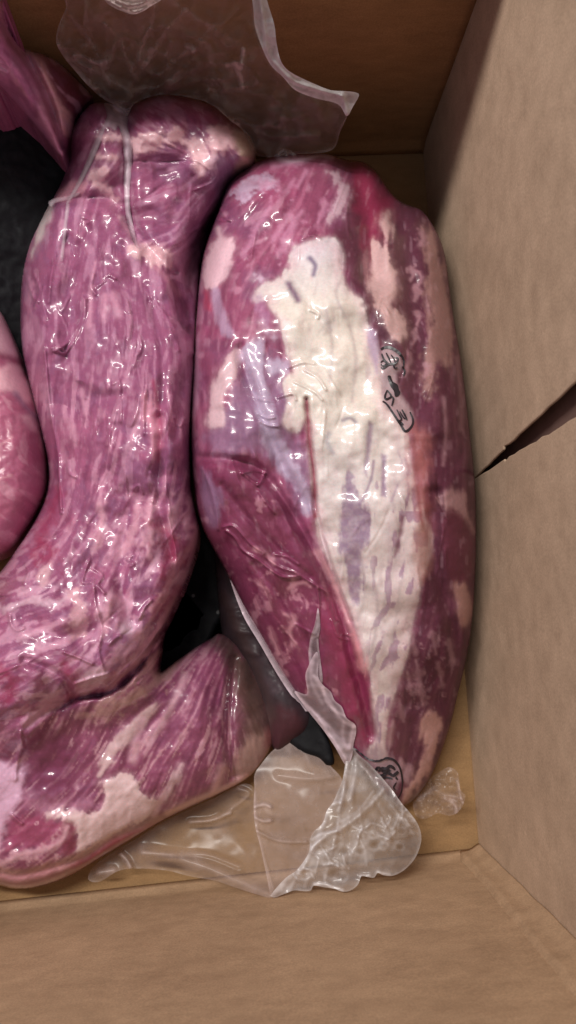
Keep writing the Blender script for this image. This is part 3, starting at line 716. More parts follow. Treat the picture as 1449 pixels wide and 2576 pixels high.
# ------------------------------------------------------------------ meat: middle piece
B_OUT = [(188,305),(212,272),(240,256),(275,258),(305,276),(330,262),(370,245),(420,237),(480,245),(540,266),(582,300),(612,322),(635,352),(645,388),(636,418),(604,440),(577,468),(562,505),(545,542),(527,590),(512,640),(503,690),(497,760),(492,830),(490,900),(485,980),(480,1060),(479,1150),(484,1240),(498,1310),(501,1350),(488,1405),(468,1465),(448,1515),(425,1562),(378,1640),(330,1700),(280,1740),(210,1756),(180,1768),(120,1795),(70,1832),(0,1850),(-90,1840),(-150,1700),(-110,1560),(0,1440),(42,1380),(86,1310),(112,1255),(122,1205),(118,1150),(104,1090),(88,1025),(70,950),(56,880),(51,800),(55,700),(70,620),(92,560),(122,500),(152,442),(168,405),(174,345)]
B_FOLDS = [
 ([(206,745),(212,760),(205,800),(185,840),(160,870),(135,882)],4,.0026), ([(216,752),(214,790),(196,840),(165,888)],4,.0022), ([(128,876),(150,872),(160,888),(142,882)],4,.0022),
 ([(112,870),(118,950),(128,1040),(145,1130),(150,1200),(154,1290)],4,.003), ([(258,700),(275,692),(290,700)],4,.0018), ([(245,720),(265,705)],4,.0016),
 ([(285,965),(300,960),(300,1000),(285,1060),(270,1120)],5,.002), ([(305,1010),(303,1060)],4,.002), ([(350,990),(345,1030),(330,1070)],6,.002), ([(365,980),(360,1020),(362,1090)],5,.002),
 ([(195,955),(215,965),(215,1000)],6,.002), ([(380,1190),(390,1230),(385,1260)],6,.0024), ([(335,1230),(350,1222),(358,1240)],4,.0018),
 ([(350,845),(356,870),(350,890)],5,.002), ([(430,835),(445,860),(450,880)],6,.002), ([(440,1050),(452,1072),(462,1055)],4,.002), ([(430,800),(450,810),(460,830)],4,.0018),
 ([(225,1410),(212,1440),(208,1465),(228,1465)],4,.0024), ([(235,1430),(258,1448),(245,1470),(262,1492)],4,.0022), ([(160,1640),(200,1655),(232,1670)],4,.0024), ([(190,1720),(225,1708),(270,1695)],4,.002), ([(235,1460),(240,1520),(255,1580),(248,1640),(262,1690)],5,.0018),
 ([(25,1550),(28,1570),(42,1586),(60,1580)],4,.0022), ([(60,1470),(72,1440),(65,1420)],4,.002), ([(80,1380),(110,1370),(140,1350)],4,.0018), ([(90,1350),(120,1355)],4,.0018), ([(325,1410),(335,1418),(328,1425)],4,.002),
 ([(350,1555),(362,1530),(380,1510)],4,.0022), ([(275,1620),(290,1605),(300,1600)],5,.002), ([(320,1405),(330,1400)],4,.0018), ([(170,1160),(175,1190),(190,1200)],4,.002), ([(150,1150),(148,1200),(155,1280)],4,.0016),
 ([(70,700),(80,740),(95,760)],4,.0018), ([(85,690),(100,730),(90,770)],4,.0018), ([(50,1840),(60,1880)],4,.001), ([(140,640),(128,700),(122,760)],5,.0014), ([(320,760),(330,800),(325,850)],4,.0014),
 ([(235,690),(228,720),(240,740)],5,.0018), ([(200,560),(190,600),(185,640)],5,.0014), ([(205,545),(225,552),(220,560)],5,.002), ([(318,780),(325,785)],5,.002), ([(110,720),(105,760),(120,800)],4,.0014)]
C_FOLDS = [([(50,1840),(52,1880),(42,1920),(38,1960)], 6, .002), ([(575,1850),(580,1900),(590,1960)], 4, .002), ([(30,2050),(45,2065),(55,2072)], 4, .002), ([(475,1640),(420,1720),(300,1790)], 6, .001), ([(415,1570),(350,1650),(270,1725)], 5, .002), ([(430,1590),(360,1690),(260,1750)], 5, .0015), ([(415,1640),(350,1720)], 4, .0015)]
BC_OUT = B_OUT[:B_OUT.index((448,1515))+1]+[(426,1562),(408,1600),(404,1645),(402,1690),(440,1665),(490,1630),(530,1606),(556,1594),(600,1622),(640,1682),(668,1742),(692,1830),(686,1872),(655,1925),(620,1960),(545,2000),(480,2030),(400,2070),(330,2112),(250,2160),(180,2202),(110,2228),(50,2236),(0,2228),(-80,2200),(-160,2000),(-170,1820)]+B_OUT[B_OUT.index((-150,1700)):]
def build_B():
    sh = Sheet(BC_OUT, 2.6); x, y = sh.x, sh.y
    ze = tps([(-100,1700,.03),(200,1650,.03),(410,1620,.03),(560,1590,.015),(690,1830,.014),(640,1950,.014),(400,2070,.016),(200,2190,.018),(0,2230,.02),(-150,2000,.03),(300,1850,.03)])(x, y)
    U = sh.poisson(); t = np.clip(sh.d/95.0, 0, 1); rnd = np.sqrt(1-(1-t)**2)
    z = ze+(0.030*rnd+0.012*np.clip(U*1.6, 0, 1))*(1-.45*sm(500, 640, x))
    z -= 0.004*stroke(x, y, [(440,2050),(300,2100),(200,2160),(60,2200),(0,2195)], 10)
    z += 0.003*stroke(x, y, [(440,2062),(320,2120),(200,2190)], 12)
    z -= 0.006*stroke(x, y, [(590,1660),(580,1760),(575,1860),(590,1950)], 12)
    z += 0.0025*fbm(x, y, 70, 88, 3)*rnd
    zC = z+.022*np.exp(-(segdist(x, y, np.array([(440,1540),(405,1600),(330,1700),(280,1740),(180,1768),(70,1832)]), False)/62)**2)
    ze = tps([(200,300,.078),(420,240,.08),(640,380,.066),(560,500,.05),(500,700,.05),(490,900,.086),(480,1150,.088),(500,1340,.07),(430,1560,.066),(280,1740,.076),(0,1850,.07),(-140,1700,.06),(0,1440,.06),(110,1250,.05),(60,900,.05),(60,650,.045),(150,440,.045),(280,900,.06)])(x, y)
    pB = spline(B_OUT, True, 5); sdB = sdist(x, y, pB); U = sh.poisson(pB); t = np.clip(sdB/92.0, 0, 1); rnd = np.sqrt(1-(1-t)**2)
    rnd = np.maximum(rnd, .8*sm(260, 60, x)*sm(1600, 1750, y))
    z = ze+0.047*rnd+0.017*U+0.004*fbm(x, y, 140, 311, 2)*rnd+0.003*fbm(x, y, 70, 312, 2)*rnd
    z += 0.004*stroke(x, y, [(150,520),(120,700),(105,860),(120,1040)], 26) - 0.004*stroke(x, y, [(185,620),(175,800),(165,980)], 18)
    z -= 0.006*stroke(x, y, [(330,1300),(300,1450),(330,1560)], 20) + 0.005*stroke(x, y, [(60,1560),(160,1600),(260,1570)], 20)
    z -= 0.020*stroke(x, y, [(575,540),(510,600),(480,700),(478,800)], 26)
    z -= 0.012*stroke(x, y, [(440,690),(455,760),(480,830)], 16)
    z -= 0.007*stroke(x, y, [(320,272),(322,320),(320,400),(325,500),(345,600)], 16)
    z -= 0.006*stroke(x, y, [(165,510),(220,500),(290,510),(345,590),(430,680)], 16)
    z -= 0.004*stroke(x, y, [(250,330),(210,420),(170,500)], 12)
    z -= 0.007*stroke(x, y, [(400,1050),(402,1150),(395,1250),(430,1400)], 14)
    z -= 0.004*stroke(x, y, [(380,760),(410,900),(402,1050)], 12)
    z -= 0.005*stroke(x, y, [(200,980),(260,1000),(330,980),(370,900)], 18)
    z -= 0.006*stroke(x, y, [(480,900),(455,1000),(440,1100)], 12)
    z -= 0.006*stroke(x, y, [(70,1830),(120,1790),(180,1768),(150,1700),(60,1660)], 10)
    z += 0.004*stroke(x, y, [(300,600),(260,800),(280,1000)], 60)
    z += 0.0020*fbm(x, y, 60, 8, 3)*rnd
    zB = z
    wd_ = 11+60*sm(200, 20, x)
    tb = sm(-1, 1, (sdB+4*fbm(x, y, 40, 313, 2)*sm(1500, 1600, y))/wd_)
    tb = np.where(y < 1500, 1.0, tb)
    z = zC+(zB-zC)*tb
    P = Paint(sh, (124, 60, 90))
    fl = flow(sh, [(100,2000,140),(250,1850,115),(350,1750,140),(430,1640,130),(300,1950,125),(420,1850,125),(520,1750,110),(560,1900,100),(480,1950,115),(630,1850,75),(60,2150,150),(300,2130,152),(150,1900,110),(640,1780,60)])
    L1 = sh.lic(fl, 16, 31, 3); L2 = sh.lic(fl, 11, 32, 2)
    P.L = L1; P.mix(sm(-.1, .8, fbm(x, y, 80, 71))*.5, (106, 52, 84)); P.mix(sm(0, 1.5, L1)*.6, (158, 98, 122)); P.mix(sm(.1, 1.6, -L1)*.5, (92, 38, 62))
    P.mix(sm(.9, 1.9, L2+.6*fbm(x, y, 60, 73))*.6, (184, 136, 148)); P.mix(sm(.8, 2.0, L1+.5*fbm(x, y, 90, 74))*.5, (178, 132, 146))
    P.poly([(562,1590),(600,1625),(640,1682),(668,1742),(692,1830),(686,1872),(655,1925),(620,1945),(600,1930),(600,1800),(590,1700)], (82, 60, 52), 34, 10, .9, .2)  # brown slab end, darkened with the shade it lies in
    P.poly([(590,1640),(640,1700),(660,1760),(640,1790),(600,1740)], (84, 60, 52), 26, 10, .7, .2)  # more of the same shade painted into the slab end
    P.poly([(600,1890),(650,1850),(690,1850),(660,1925),(610,1965),(590,1940)], (150, 116, 108), 14, 8, .7, .6)
    P.poly([(515,1612),(560,1588),(600,1622),(640,1690),(668,1750),(690,1830),(668,1830),(622,1740),(590,1690),(560,1650)], (62, 44, 42), 26, 8, .85, 0)  # shade along the end's upper edge, painted as dark brown
    P.poly([(668,1835),(694,1835),(686,1880),(655,1925),(640,1935),(660,1890)], (110, 56, 58), 12, 6, .8, .2)
    for pts in ([(470,1630),(420,1690),(340,1750),(250,1790)],[(440,1670),(360,1740),(280,1790),(200,1800)],[(400,1640),(330,1720),(240,1780)]):
        P.line(pts, (166, 128, 122), 9, .55, .6, .8)
    P.poly([(250,1925),(258,1895),(285,1855),(325,1820),(385,1770),(395,1775),(370,1815),(352,1840),(325,1868),(295,1895),(262,1950),(245,1975)], (176, 144, 148), 7, 6, .95, 1, 14)
    P.poly([(235,2045),(262,2020),(260,1975),(285,1950),(318,1942),(338,1955),(352,1985),(378,2005),(394,2022),(385,2050),(350,2068),(300,2085),(262,2110),(225,2130),(192,2142),(190,2105),(172,2070),(120,2058),(115,2040),(160,2032)], (196, 166, 170), 5, 7, 1, 1, 12)
    P.poly([(418,1980),(432,1945),(455,1920),(462,1930),(448,1970),(430,2000),(415,2012)], (184, 150, 160), 7, 6, .9, .9)
    P.line([(410,2000),(395,2030),(385,2050)], (188, 150, 160), 8, .8)
    P.line([(540,1990),(550,1960),(560,1935)], (192, 146, 156), 12, .85, .9); P.line([(335,1870),(350,1840),(360,1810)], (176, 130, 146), 10, .7)
    P.line([(465,1700),(440,1760),(400,1830),(370,1870)], (180, 136, 150), 9, .75, .8); P.line([(345,1880),(335,1910)], (184, 140, 150), 10, .7)
    P.poly([(-20,1930),(40,1930),(70,1925),(62,1970),(50,2010),(20,2060),(10,2110),(-20,2130)], (184, 142, 168), 9, 8, .9, .8)
    P.poly([(60,1990),(110,1985),(165,2010),(230,2010),(240,2030),(120,2045),(70,2030)], (160, 104, 130), 14, 10, .6, .5)
    P.poly([(60,1850),(150,1840),(200,1900),(180,1990),(100,2015),(70,1980),(60,1920)], (104, 42, 74), 26, 16, .75, 0)
    P.poly([(20,2070),(90,2050),(150,2070),(155,2100),(100,2130),(20,2140)], (136, 56, 88), 12, 10, .8, 0)
    P.poly([(160,2080),(185,2070),(192,2110),(185,2140),(158,2145),(155,2110)], (126, 50, 76), 8, 5, .85, 0)
    P.line([(0,2175),(50,2150),(100,2140),(150,2120),(170,2080)], (188, 140, 154), 9, .85, .9, .9)
    P.line([(160,2185),(220,2150),(300,2105),(380,2075),(440,2048)], (196, 160, 152), 8, .4, .5)
    P.poly([(150,2200),(210,2160),(290,2110),(340,2092),(440,2050),(480,2030),(400,2072),(330,2114),(250,2162),(190,2200)], (134, 58, 66), 10, 5, .9, 0)
    P.line([(420,2045),(480,2020),(550,1992),(620,1952)], (196, 152, 154), 9, .8, .7)
    P.poly([(-60,2150),(0,2185),(60,2190),(120,2170),(170,2180),(150,2215),(60,2238),(-60,2220)], (176, 122, 126), 12, 7, .7, .6)
    P.line([(-20,2212),(40,2224),(100,2214),(170,2190)], (110, 44, 54), 5, .6, 0)
    PC = P; LC = L1
    P = Paint(sh, (134, 70, 102))
    fl = flow(sh, [(240,330,110),(400,290,30),(560,350,60),(420,470,160),(380,560,165),(500,560,120),(130,620,100),(200,700,95),(300,700,80),(400,800,75),(250,900,95),(350,1050,95),(430,1000,85),(150,1100,85),(300,1200,100),(400,1300,105),(200,1400,120),(60,1500,160),(300,1500,110),(420,1450,115),(100,1600,165),(250,1650,130),(0,1750,150)])
    L1 = sh.lic(fl, 24, 21, 4); L2 = sh.lic(fl, 8, 22, 4); L3 = sh.lic(fl, 6, 23, 1)
    P.L = L1; P.mix(sm(-.2, .8, fbm(x, y, 85, 41))*.6, (120, 68, 104)); P.mix(sm(0, .9, fbm(x, y, 60, 43))*.55, (148, 76, 108))
    P.mix(sm(.2, 1.6, L1)*.3, (164, 104, 134)); P.mix(sm(.2, 1.6, -L1)*.35, (108, 48, 82))
    P.poly([(180,560),(300,560),(400,700),(440,800),(400,1000),(300,1000),(180,980),(100,800),(110,640)], (124, 66, 98), 60, 20, .6, 0, 50)
    P.poly([(340,270),(420,242),(500,255),(580,310),(620,360),(560,350),(500,330),(430,310),(340,330)], (128, 50, 84), 26, 10, .8, 0)
    P.poly([(540,430),(600,420),(620,440),(570,490),(550,560),(500,640),(470,700),(460,600),(500,500)], (104, 62, 88), 28, 14, .7, 0)
    low = sm(1250, 1450, y)
    P.mix(low*sm(.3, 1.0, L2+.9*fbm(x, y, 45, 51)-.5)*.6, (186, 132, 158)); P.mix(low*sm(.2, 1.0, fbm(x, y, 50, 53))*.45, (138, 54, 92))
    P.mix(low*sm(.3, 1.1, fbm(x, y, 70, 57))*.5, (128, 84, 116))
    L4 = sh.lic(fl+.35*fbm(x, y, 60, 411, 2), 16, 24, 7); L5 = sh.lic(fl+.3*fbm(x, y, 50, 412, 2), 7, 25, 5)
    P.mix(sm(.9, 1.7, L4+.5*fbm(x, y, 110, 413, 2)+.3*low)*(.30+.3*low), (186, 134, 158)); P.mix(sm(1.1, 1.8, L5+.3*low)*(.2+.3*low), (192, 144, 164))
    P.mix(sm(.8, 1.8, -L4)*.45, (104, 44, 76)); P.mix(sm(.9, 1.9, -L5)*.35, (118, 74, 108))
    midm = sm(850, 1000, y)
    P.mix((1-midm)*sm(.7, 1.5, L1+.8*fbm(x, y, 60, 61))*.4, (168, 118, 146)); P.mix(midm*sm(.8, 1.6, L1+.8*fbm(x, y, 60, 63))*.5, (182, 124, 148))
    fp = (204, 160, 168)
    P.poly([(250,350),(262,338),(300,336),(330,344),(380,334),(405,328),(420,340),(440,322),(458,330),(466,352),(492,345),(512,352),(522,378),(506,392),(520,412),(505,428),(488,415),(482,392),(470,374),(452,362),(430,365),(412,358),(404,374),(370,380),(335,388),(325,364),(290,356)], fp, 7, 8, .95, 1, 10)
    P.poly([(528,392),(530,350),(532,320),(552,313),(580,318),(592,335),(600,360),(585,385),(575,372),(565,392),(556,372),(545,400),(540,430),(528,415)], fp, 7, 9, .9, 1, 10)
    P.poly([(476,385),(498,352),(515,360),(522,400),(510,440),(498,425),(488,400)], fp, 7, 9, .85, 1, 10)
    P.poly([(585,322),(615,326),(637,352),(644,388),(634,416),(602,436),(590,425),(600,395),(590,360)], (158, 132, 116), 12, 6, .9, .7)
    P.poly([(544,400),(585,400),(590,450),(560,520),(540,500),(530,440)], (120, 90, 120), 22, 10, .7, .1)
    P.poly([(235,425),(250,418),(265,424),(272,440),(262,450),(275,470),(290,490),(300,510),(285,505),(262,488),(245,470),(222,445)], fp, 6, 6, .95, 1, 10)
    P.poly([(240,392),(262,384),(290,390),(300,400),(275,406),(250,404)], fp, 7, 5, .85, .8)
    P.poly([(150,470),(205,455),(215,470),(190,490),(165,505),(132,512),(125,505)], (176, 116, 132), 9, 8, .8, .7)
    P.poly([(326,628),(345,615),(372,618),(420,625),(436,650),(441,676),(425,684),(402,668),(388,668),(368,655),(340,645)], (192, 150, 158), 6, 6, .97, 1, 10)
    P.line([(300,545),(330,590),(352,620)], (182, 132, 150), 6, .8); P.line([(390,672),(420,700),(448,740)], (170, 110, 130), 8, .6); P.line([(440,600),(465,600),(470,650)], (160, 108, 134), 8, .5)
    P.poly([(120,512),(132,512),(126,545),(108,590),(88,630),(78,650),(84,600),(100,555)], (176, 156, 158), 5, 4, .95, 1)
    for a, b, w in (((265,745),(262,800),9),((285,740),(298,790),10),((230,720),(225,820),6),((240,660),(232,700),4),((205,980),(215,1040),7),((185,1070),(190,1120),7),((345,1080),(330,1110),6)):
        P.line([a, b], (178, 122, 146), w, .75, .6)
    P.poly([(360,1000),(378,1005),(398,1060),(404,1110),(396,1170),(385,1150),(378,1110),(366,1060)], (186, 118, 140), 8, 6, .8, .6)
    P.line([(385,960),(402,1050),(398,1160)], (140, 36, 74), 6, .6)
    for pts in ([(250,1268),(258,1300),(252,1340),(244,1375)],[(345,1262),(342,1310),(330,1350),(305,1395)],[(382,1262),(376,1310),(380,1350),(372,1395)],[(480,1260),(470,1320),(495,1330),(480,1380)],[(455,1250),(440,1290),(425,1330)],[(290,1500),(270,1540),(262,1580)]):
        P.line(pts, (186, 132, 150), 11, .8, .8, .8)
    P.poly([(150,1505),(90,1500),(60,1512),(-20,1520),(-20,1545),(50,1532),(75,1525),(110,1530),(150,1522),(172,1500),(165,1482)], (180, 140, 158), 8, 9, .85, .7, 12)
    P.poly([(172,1490),(198,1480),(206,1500),(222,1530),(228,1560),(222,1595),(202,1612),(184,1590),(170,1565),(180,1535)], (190, 140, 152), 8, 9, .85, .8, 12)
    P.poly([(98,1430),(110,1415),(124,1425),(118,1465),(98,1468)], (184, 140, 150), 8, 6, .8, .8)
    P.poly([(308,1570),(322,1555),(334,1568),(330,1592),(312,1596)], (196, 160, 180), 8, 5, .85, .7)
    P.poly([(120,1745),(150,1730),(150,1775),(110,1800),(70,1832),(60,1800),(90,1780)], (182, 134, 154), 8, 8, .8, .7)
    P.poly([(186,1715),(240,1680),(270,1695),(230,1740),(200,1755)], (188, 150, 164), 8, 8, .7, .6)
    for pts in ([(100,1360),(130,1390),(108,1410)],[(385,1320),(420,1340),(440,1400)],[(160,1670),(185,1740),(180,1760)],[(420,1500),(400,1530),(440,1480)],[(0,1680),(30,1720),(20,1760)],[(150,1230),(110,1340),(80,1400)],[(440,1360),(410,1450)]):
        P.line(pts, (132, 32, 66), 14, .6, 0, .7)
    for pts in ([(470,1380),(440,1450),(400,1530),(350,1600)],[(455,1390),(420,1470),(380,1540)],[(440,1500),(400,1580),(330,1660),(260,1720)],[(400,1600),(340,1670),(280,1720)]):
        P.line(pts, (172, 118, 130), 5, .55, .5, .8)
    P.mix(sm(1.0, 2.4, L3)*.15, (196, 150, 170))
    tc = np.where(y < 1500, 1.0, sm(-7-26*sm(200, 20, x), 7+26*sm(200, 20, x), sdB+9*fbm(x, y, 26, 315, 3)))
    P.c = P.c*tc[:, None]+PC.c*(1-tc[:, None]); P.fat = P.fat*tc+PC.fat*(1-tc)
    z += 0.0012*sh.blur(P.fat, 5)+0.00008*(L1*tc+LC*(1-tc))+(.4+.3*tc)*film_relief(sh)+tension(sh, fl, 80, 5)*(.35+.65*tc)
    for pts, w, h in B_FOLDS: z += h*stroke(x, y, pts, w)
    for pts, w, h in C_FOLDS: z += h*stroke(x, y, pts, w)
    z = np.maximum(z, .008)
    keep_surface('B', sh, z)
    r = thing('wrapped_meat', 'long pale pink wrapped piece from the top film to the lower left, streaky lower end', 'meat', 'vacuum-packed cuts of meat')
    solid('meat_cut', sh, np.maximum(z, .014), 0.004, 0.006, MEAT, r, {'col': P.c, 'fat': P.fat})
    return r
packB = build_B(); packC = packB


# ------------------------------------------------------------------ smaller wrapped pieces
def small(key, outl, zctrl, h1, R1, h2, base, painter, label, mat, zb, step=3.5, name='meat_cut'):
    sh = Sheet(outl, step); x, y = sh.x, sh.y
    U = sh.poisson(); t = np.clip(sh.d/R1, 0, 1)
    z = tps(zctrl)(x, y)+h1*np.sqrt(1-(1-t)**2)+h2*U+0.0012*fbm(x, y, 45, 5)*t
    P = Paint(sh, base); z = painter(sh, P, z)
    z += 0.0012*sh.blur(P.fat, 3)
    z = np.maximum(z, zb+.002)
    keep_surface(key, sh, z)
    r = thing('wrapped_meat', label, 'meat', 'vacuum-packed cuts of meat')
    solid(name, sh, z, zb, 0.008, mat, r, {'col': P.c, 'fat': P.fat})
    return r
def pF(sh, P, z):
    x, y = sh.x, sh.y
    fl = flow(sh, [(0,800,60),(40,1000,50),(20,1200,30),(80,1100,80)]); L = sh.lic(fl, 8, 41, 2)
    P.mix(sm(0, .9, fbm(x, y, 40, 91))*.5, (150, 78, 100)); Lf = sh.lic(fl, 10, 43, 6); P.mix(sm(.8, 1.6, Lf)*.5, (184, 130, 146)); P.mix(sm(.8, 1.6, -Lf)*.4, (116, 54, 78)); P.mix(sm(.8, 2, L)*.4, (176, 120, 136)); P.mix(sm(.1, .8, fbm(x, y, 30, 95))*.3, (126, 60, 84))
    P.poly([(-90,740),(0,775),(25,830),(45,880),(40,900),(0,890),(-90,880)], (190, 152, 160), 10, 8, .95, 1)
    P.line([(10,900),(40,910),(60,925)], (124, 56, 78), 12, .7); P.poly([(-90,900),(0,920),(50,925),(72,960),(80,1000),(60,1010),(30,985),(-90,975)], (198, 150, 160), 8, 9, .9, 1)
    P.poly([(52,1045),(85,1042),(98,1090),(80,1080)], (188, 146, 156), 8, 5, .8, 1); P.line([(40,990),(75,1035),(95,1050)], (110, 84, 110), 8, .6)
    z -= .002*stroke(x, y, [(0,900),(60,920)], 10); P.line([(0,1120),(30,1100)], (196, 140, 150), 3, .6); P.line([(0,1205),(30,1195)], (196, 140, 150), 3, .6)
    return z
small('F', [(-120,700),(-40,745),(0,780),(24,828),(44,880),(62,930),(84,985),(100,1040),(113,1110),(120,1180),(116,1240),(92,1300),(45,1370),(0,1400),(-80,1420),(-160,1300),(-170,900)], [(-100,800,.04),(0,790,.04),(100,1100,.04),(110,1250,.04),(0,1400,.04),(-150,1200,.04)], .035, 80, .02, (150, 74, 102), pF,
      'rosy rounded wrapped piece cut off by the left edge, pale fat on its upper part', MEAT_SOFT, .004)
def pG(sh, P, z):
    x, y = sh.x, sh.y
    P.poly([(120,150),(170,190),(230,240),(205,300),(175,330),(150,260),(110,180)], (88, 30, 44), 16, 8, .9, 0)
    P.poly([(55,118),(85,128),(112,165),(130,210),(150,250),(178,290),(190,330),(178,345),(158,330),(140,300),(122,250),(98,190),(74,150)], (190, 140, 146), 7, 4, .95, 1)
    P.poly([(-60,-60),(0,0),(22,80),(62,128),(88,180),(110,240),(134,300),(156,372),(160,395),(140,380),(100,330),(50,270),(0,215),(-60,170)], (178, 106, 148), 9, 4, .95, .2)
    P.poly([(100,240),(130,290),(158,380),(140,370),(100,310),(90,290)], (168, 112, 134), 14, 6, .8, .4)
    Lg = sh.lic(flow(sh, [(20,100,60),(100,280,60),(180,250,55)]), 8, 51, 4); P.mix(sm(.4, 1.5, Lg)*.45, (196, 146, 172)); P.mix(sm(.4, 1.5, -Lg)*.4, (110, 52, 84)); P.line([(0,120),(50,170),(85,240),(90,290)], (112, 48, 84), 8, .6, 0); P.line([(20,100),(70,170),(110,250),(140,330)], (120, 50, 84), 6, .6, 0)
    P.line([(-10,200),(60,270),(120,345)], (170, 110, 150), 6, .5, .3)
    z += .006*stroke(x, y, [(0,100),(50,190),(110,300),(155,385)], 24); z -= .008*stroke(x, y, [(62,128),(100,200),(130,270),(160,370)], 9)
    for pts in ([(0,140),(20,160)],[(0,155),(22,168)],[(0,175),(16,182)]): z += .002*stroke(x, y, pts, 4)
    return z
small('G', [(-60,-90),(-5,-60),(15,50),(40,100),(62,122),(105,134),(150,158),(195,198),(232,240),(222,262),(195,300),(178,345),(162,398),(140,385),(100,335),(50,278),(0,222),(-60,175),(-110,60)], [(0,0,.19),(-60,150,.155),(100,300,.10),(160,390,.08),(220,240,.085),(60,120,.14),(150,200,.105),(-60,-90,.21)], .022, 46, .01, (130, 62, 92), pG,
      'narrow purple wrapped strip in the upper left corner, above the large black pad', MEAT, .02)
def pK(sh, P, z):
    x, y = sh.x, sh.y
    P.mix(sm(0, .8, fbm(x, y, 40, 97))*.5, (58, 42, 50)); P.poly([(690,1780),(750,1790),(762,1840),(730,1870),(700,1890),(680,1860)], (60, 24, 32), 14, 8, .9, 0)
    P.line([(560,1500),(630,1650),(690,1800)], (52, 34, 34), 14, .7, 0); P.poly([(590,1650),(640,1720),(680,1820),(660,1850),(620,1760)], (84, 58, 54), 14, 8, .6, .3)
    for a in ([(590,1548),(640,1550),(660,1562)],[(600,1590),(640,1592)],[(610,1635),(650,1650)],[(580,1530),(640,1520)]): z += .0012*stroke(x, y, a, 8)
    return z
small('K', [(540,1350),(600,1400),(650,1520),(715,1640),(770,1740),(800,1800),(775,1850),(735,1872),(700,1892),(680,1870),(660,1790),(628,1700),(592,1640),(560,1600),(548,1500)], [(560,1450,.008),(700,1700,.010),(760,1830,.012),(690,1860,.012),(600,1600,.008)], .014, 50, .010, (40, 27, 33), pK,  # dark base colour includes the shadow beneath the leg
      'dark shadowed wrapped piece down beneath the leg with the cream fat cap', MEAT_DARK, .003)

# ------------------------------------------------------------------ black pads
def slab(name, label, outl, zctrl, zb, mat, scuff):
    sh = Sheet(outl, 7.0); x, y = sh.x, sh.y; t = np.clip(sh.d/12.0, 0, 1)
    z = tps(zctrl)(x, y)+.003*np.sqrt(1-(1-t)**2)+.0010*fbm(x, y, 60, 15)+scuff*.0006*fbm(x, y, 14, 16)
    o = solid(name, sh, z, zb, 0.002, mat, None, {'col': np.tile(alb((27, 27, 30)), (len(x), 1))})
    o['label'] = label; o['category'] = 'pad'; o['group'] = 'black pads between the meat'
    keep_surface(name+str(len(SURF)), sh, z)
    return o
def black_material():
    m, nt, out = newmat('scuffed_black_pad'); L = nt.links.new
    tc = N(nt, 'ShaderNodeTexCoord')
    n1 = N(nt, 'ShaderNodeTexNoise', Scale=55.0, Detail=6.0, Roughness=0.65, Distortion=0.6); L(tc.outputs['Object'], n1.inputs['Vector'])
    r = N(nt, 'ShaderNodeMapRange'); r.inputs[1].default_value = .5; r.inputs[2].default_value = .78; L(n1.outputs['Fac'], r.inputs[0])
    mx = N(nt, 'ShaderNodeMix', data_type='RGBA'); mx.inputs[6].default_value = (.006, .006, .0075, 1); mx.inputs[7].default_value = (.020, .021, .024, 1); L(r.outputs[0], mx.inputs[0])
    v = N(nt, 'ShaderNodeTexVoronoi', Scale=38.0); L(tc.outputs['Object'], v.inputs['Vector'])
    lt = N(nt, 'ShaderNodeMath', operation='LESS_THAN'); lt.inputs[1].default_value = .055; L(v.outputs['Distance'], lt.inputs[0])
    mu = N(nt, 'ShaderNodeMath', operation='MULTIPLY'); mu.inputs[1].default_value = .5; L(lt.outputs[0], mu.inputs[0])
    m2 = N(nt, 'ShaderNodeMix', data_type='RGBA'); m2.inputs[7].default_value = (.25, .25, .25, 1); L(mx.outputs[2], m2.inputs[6]); L(mu.outputs[0], m2.inputs[0])
    p = N(nt, 'ShaderNodeBsdfPrincipled', Roughness=.62); p.inputs['Specular IOR Level'].default_value = .15; L(m2.outputs[2], p.inputs['Base Color'])
    b = N(nt, 'ShaderNodeBump', Strength=.3, Distance=.001); L(n1.outputs['Fac'], b.inputs['Height']); L(b.outputs[0], p.inputs['Normal'])
    L(p.outputs[0], out.inputs[0]); return m
PAD = black_material()
slab('black_pad', 'large scuffed black pad at the left edge beside the pale pink wrapped piece', [(-60,150),(0,205),(50,262),(100,318),(160,392),(220,430),(215,500),(160,700),(140,900),(60,960),(-60,960)], [(0,200,.105),(160,400,.068),(100,800,.035),(-50,900,.035)], .012, PAD, 1)
slab('black_pad', 'small black pad showing in the gap between the two long wrapped pieces', [(380,1700),(440,1350),(500,1300),(640,1420),(760,1700),(838,1895),(825,1926),(800,1905),(730,1870),(640,1700),(560,1560),(480,1720)], [(420,1700,.003),(500,1300,.003),(760,1700,.024),(830,1900,.026),(560,1560,.003)], .001, PAD, .3)

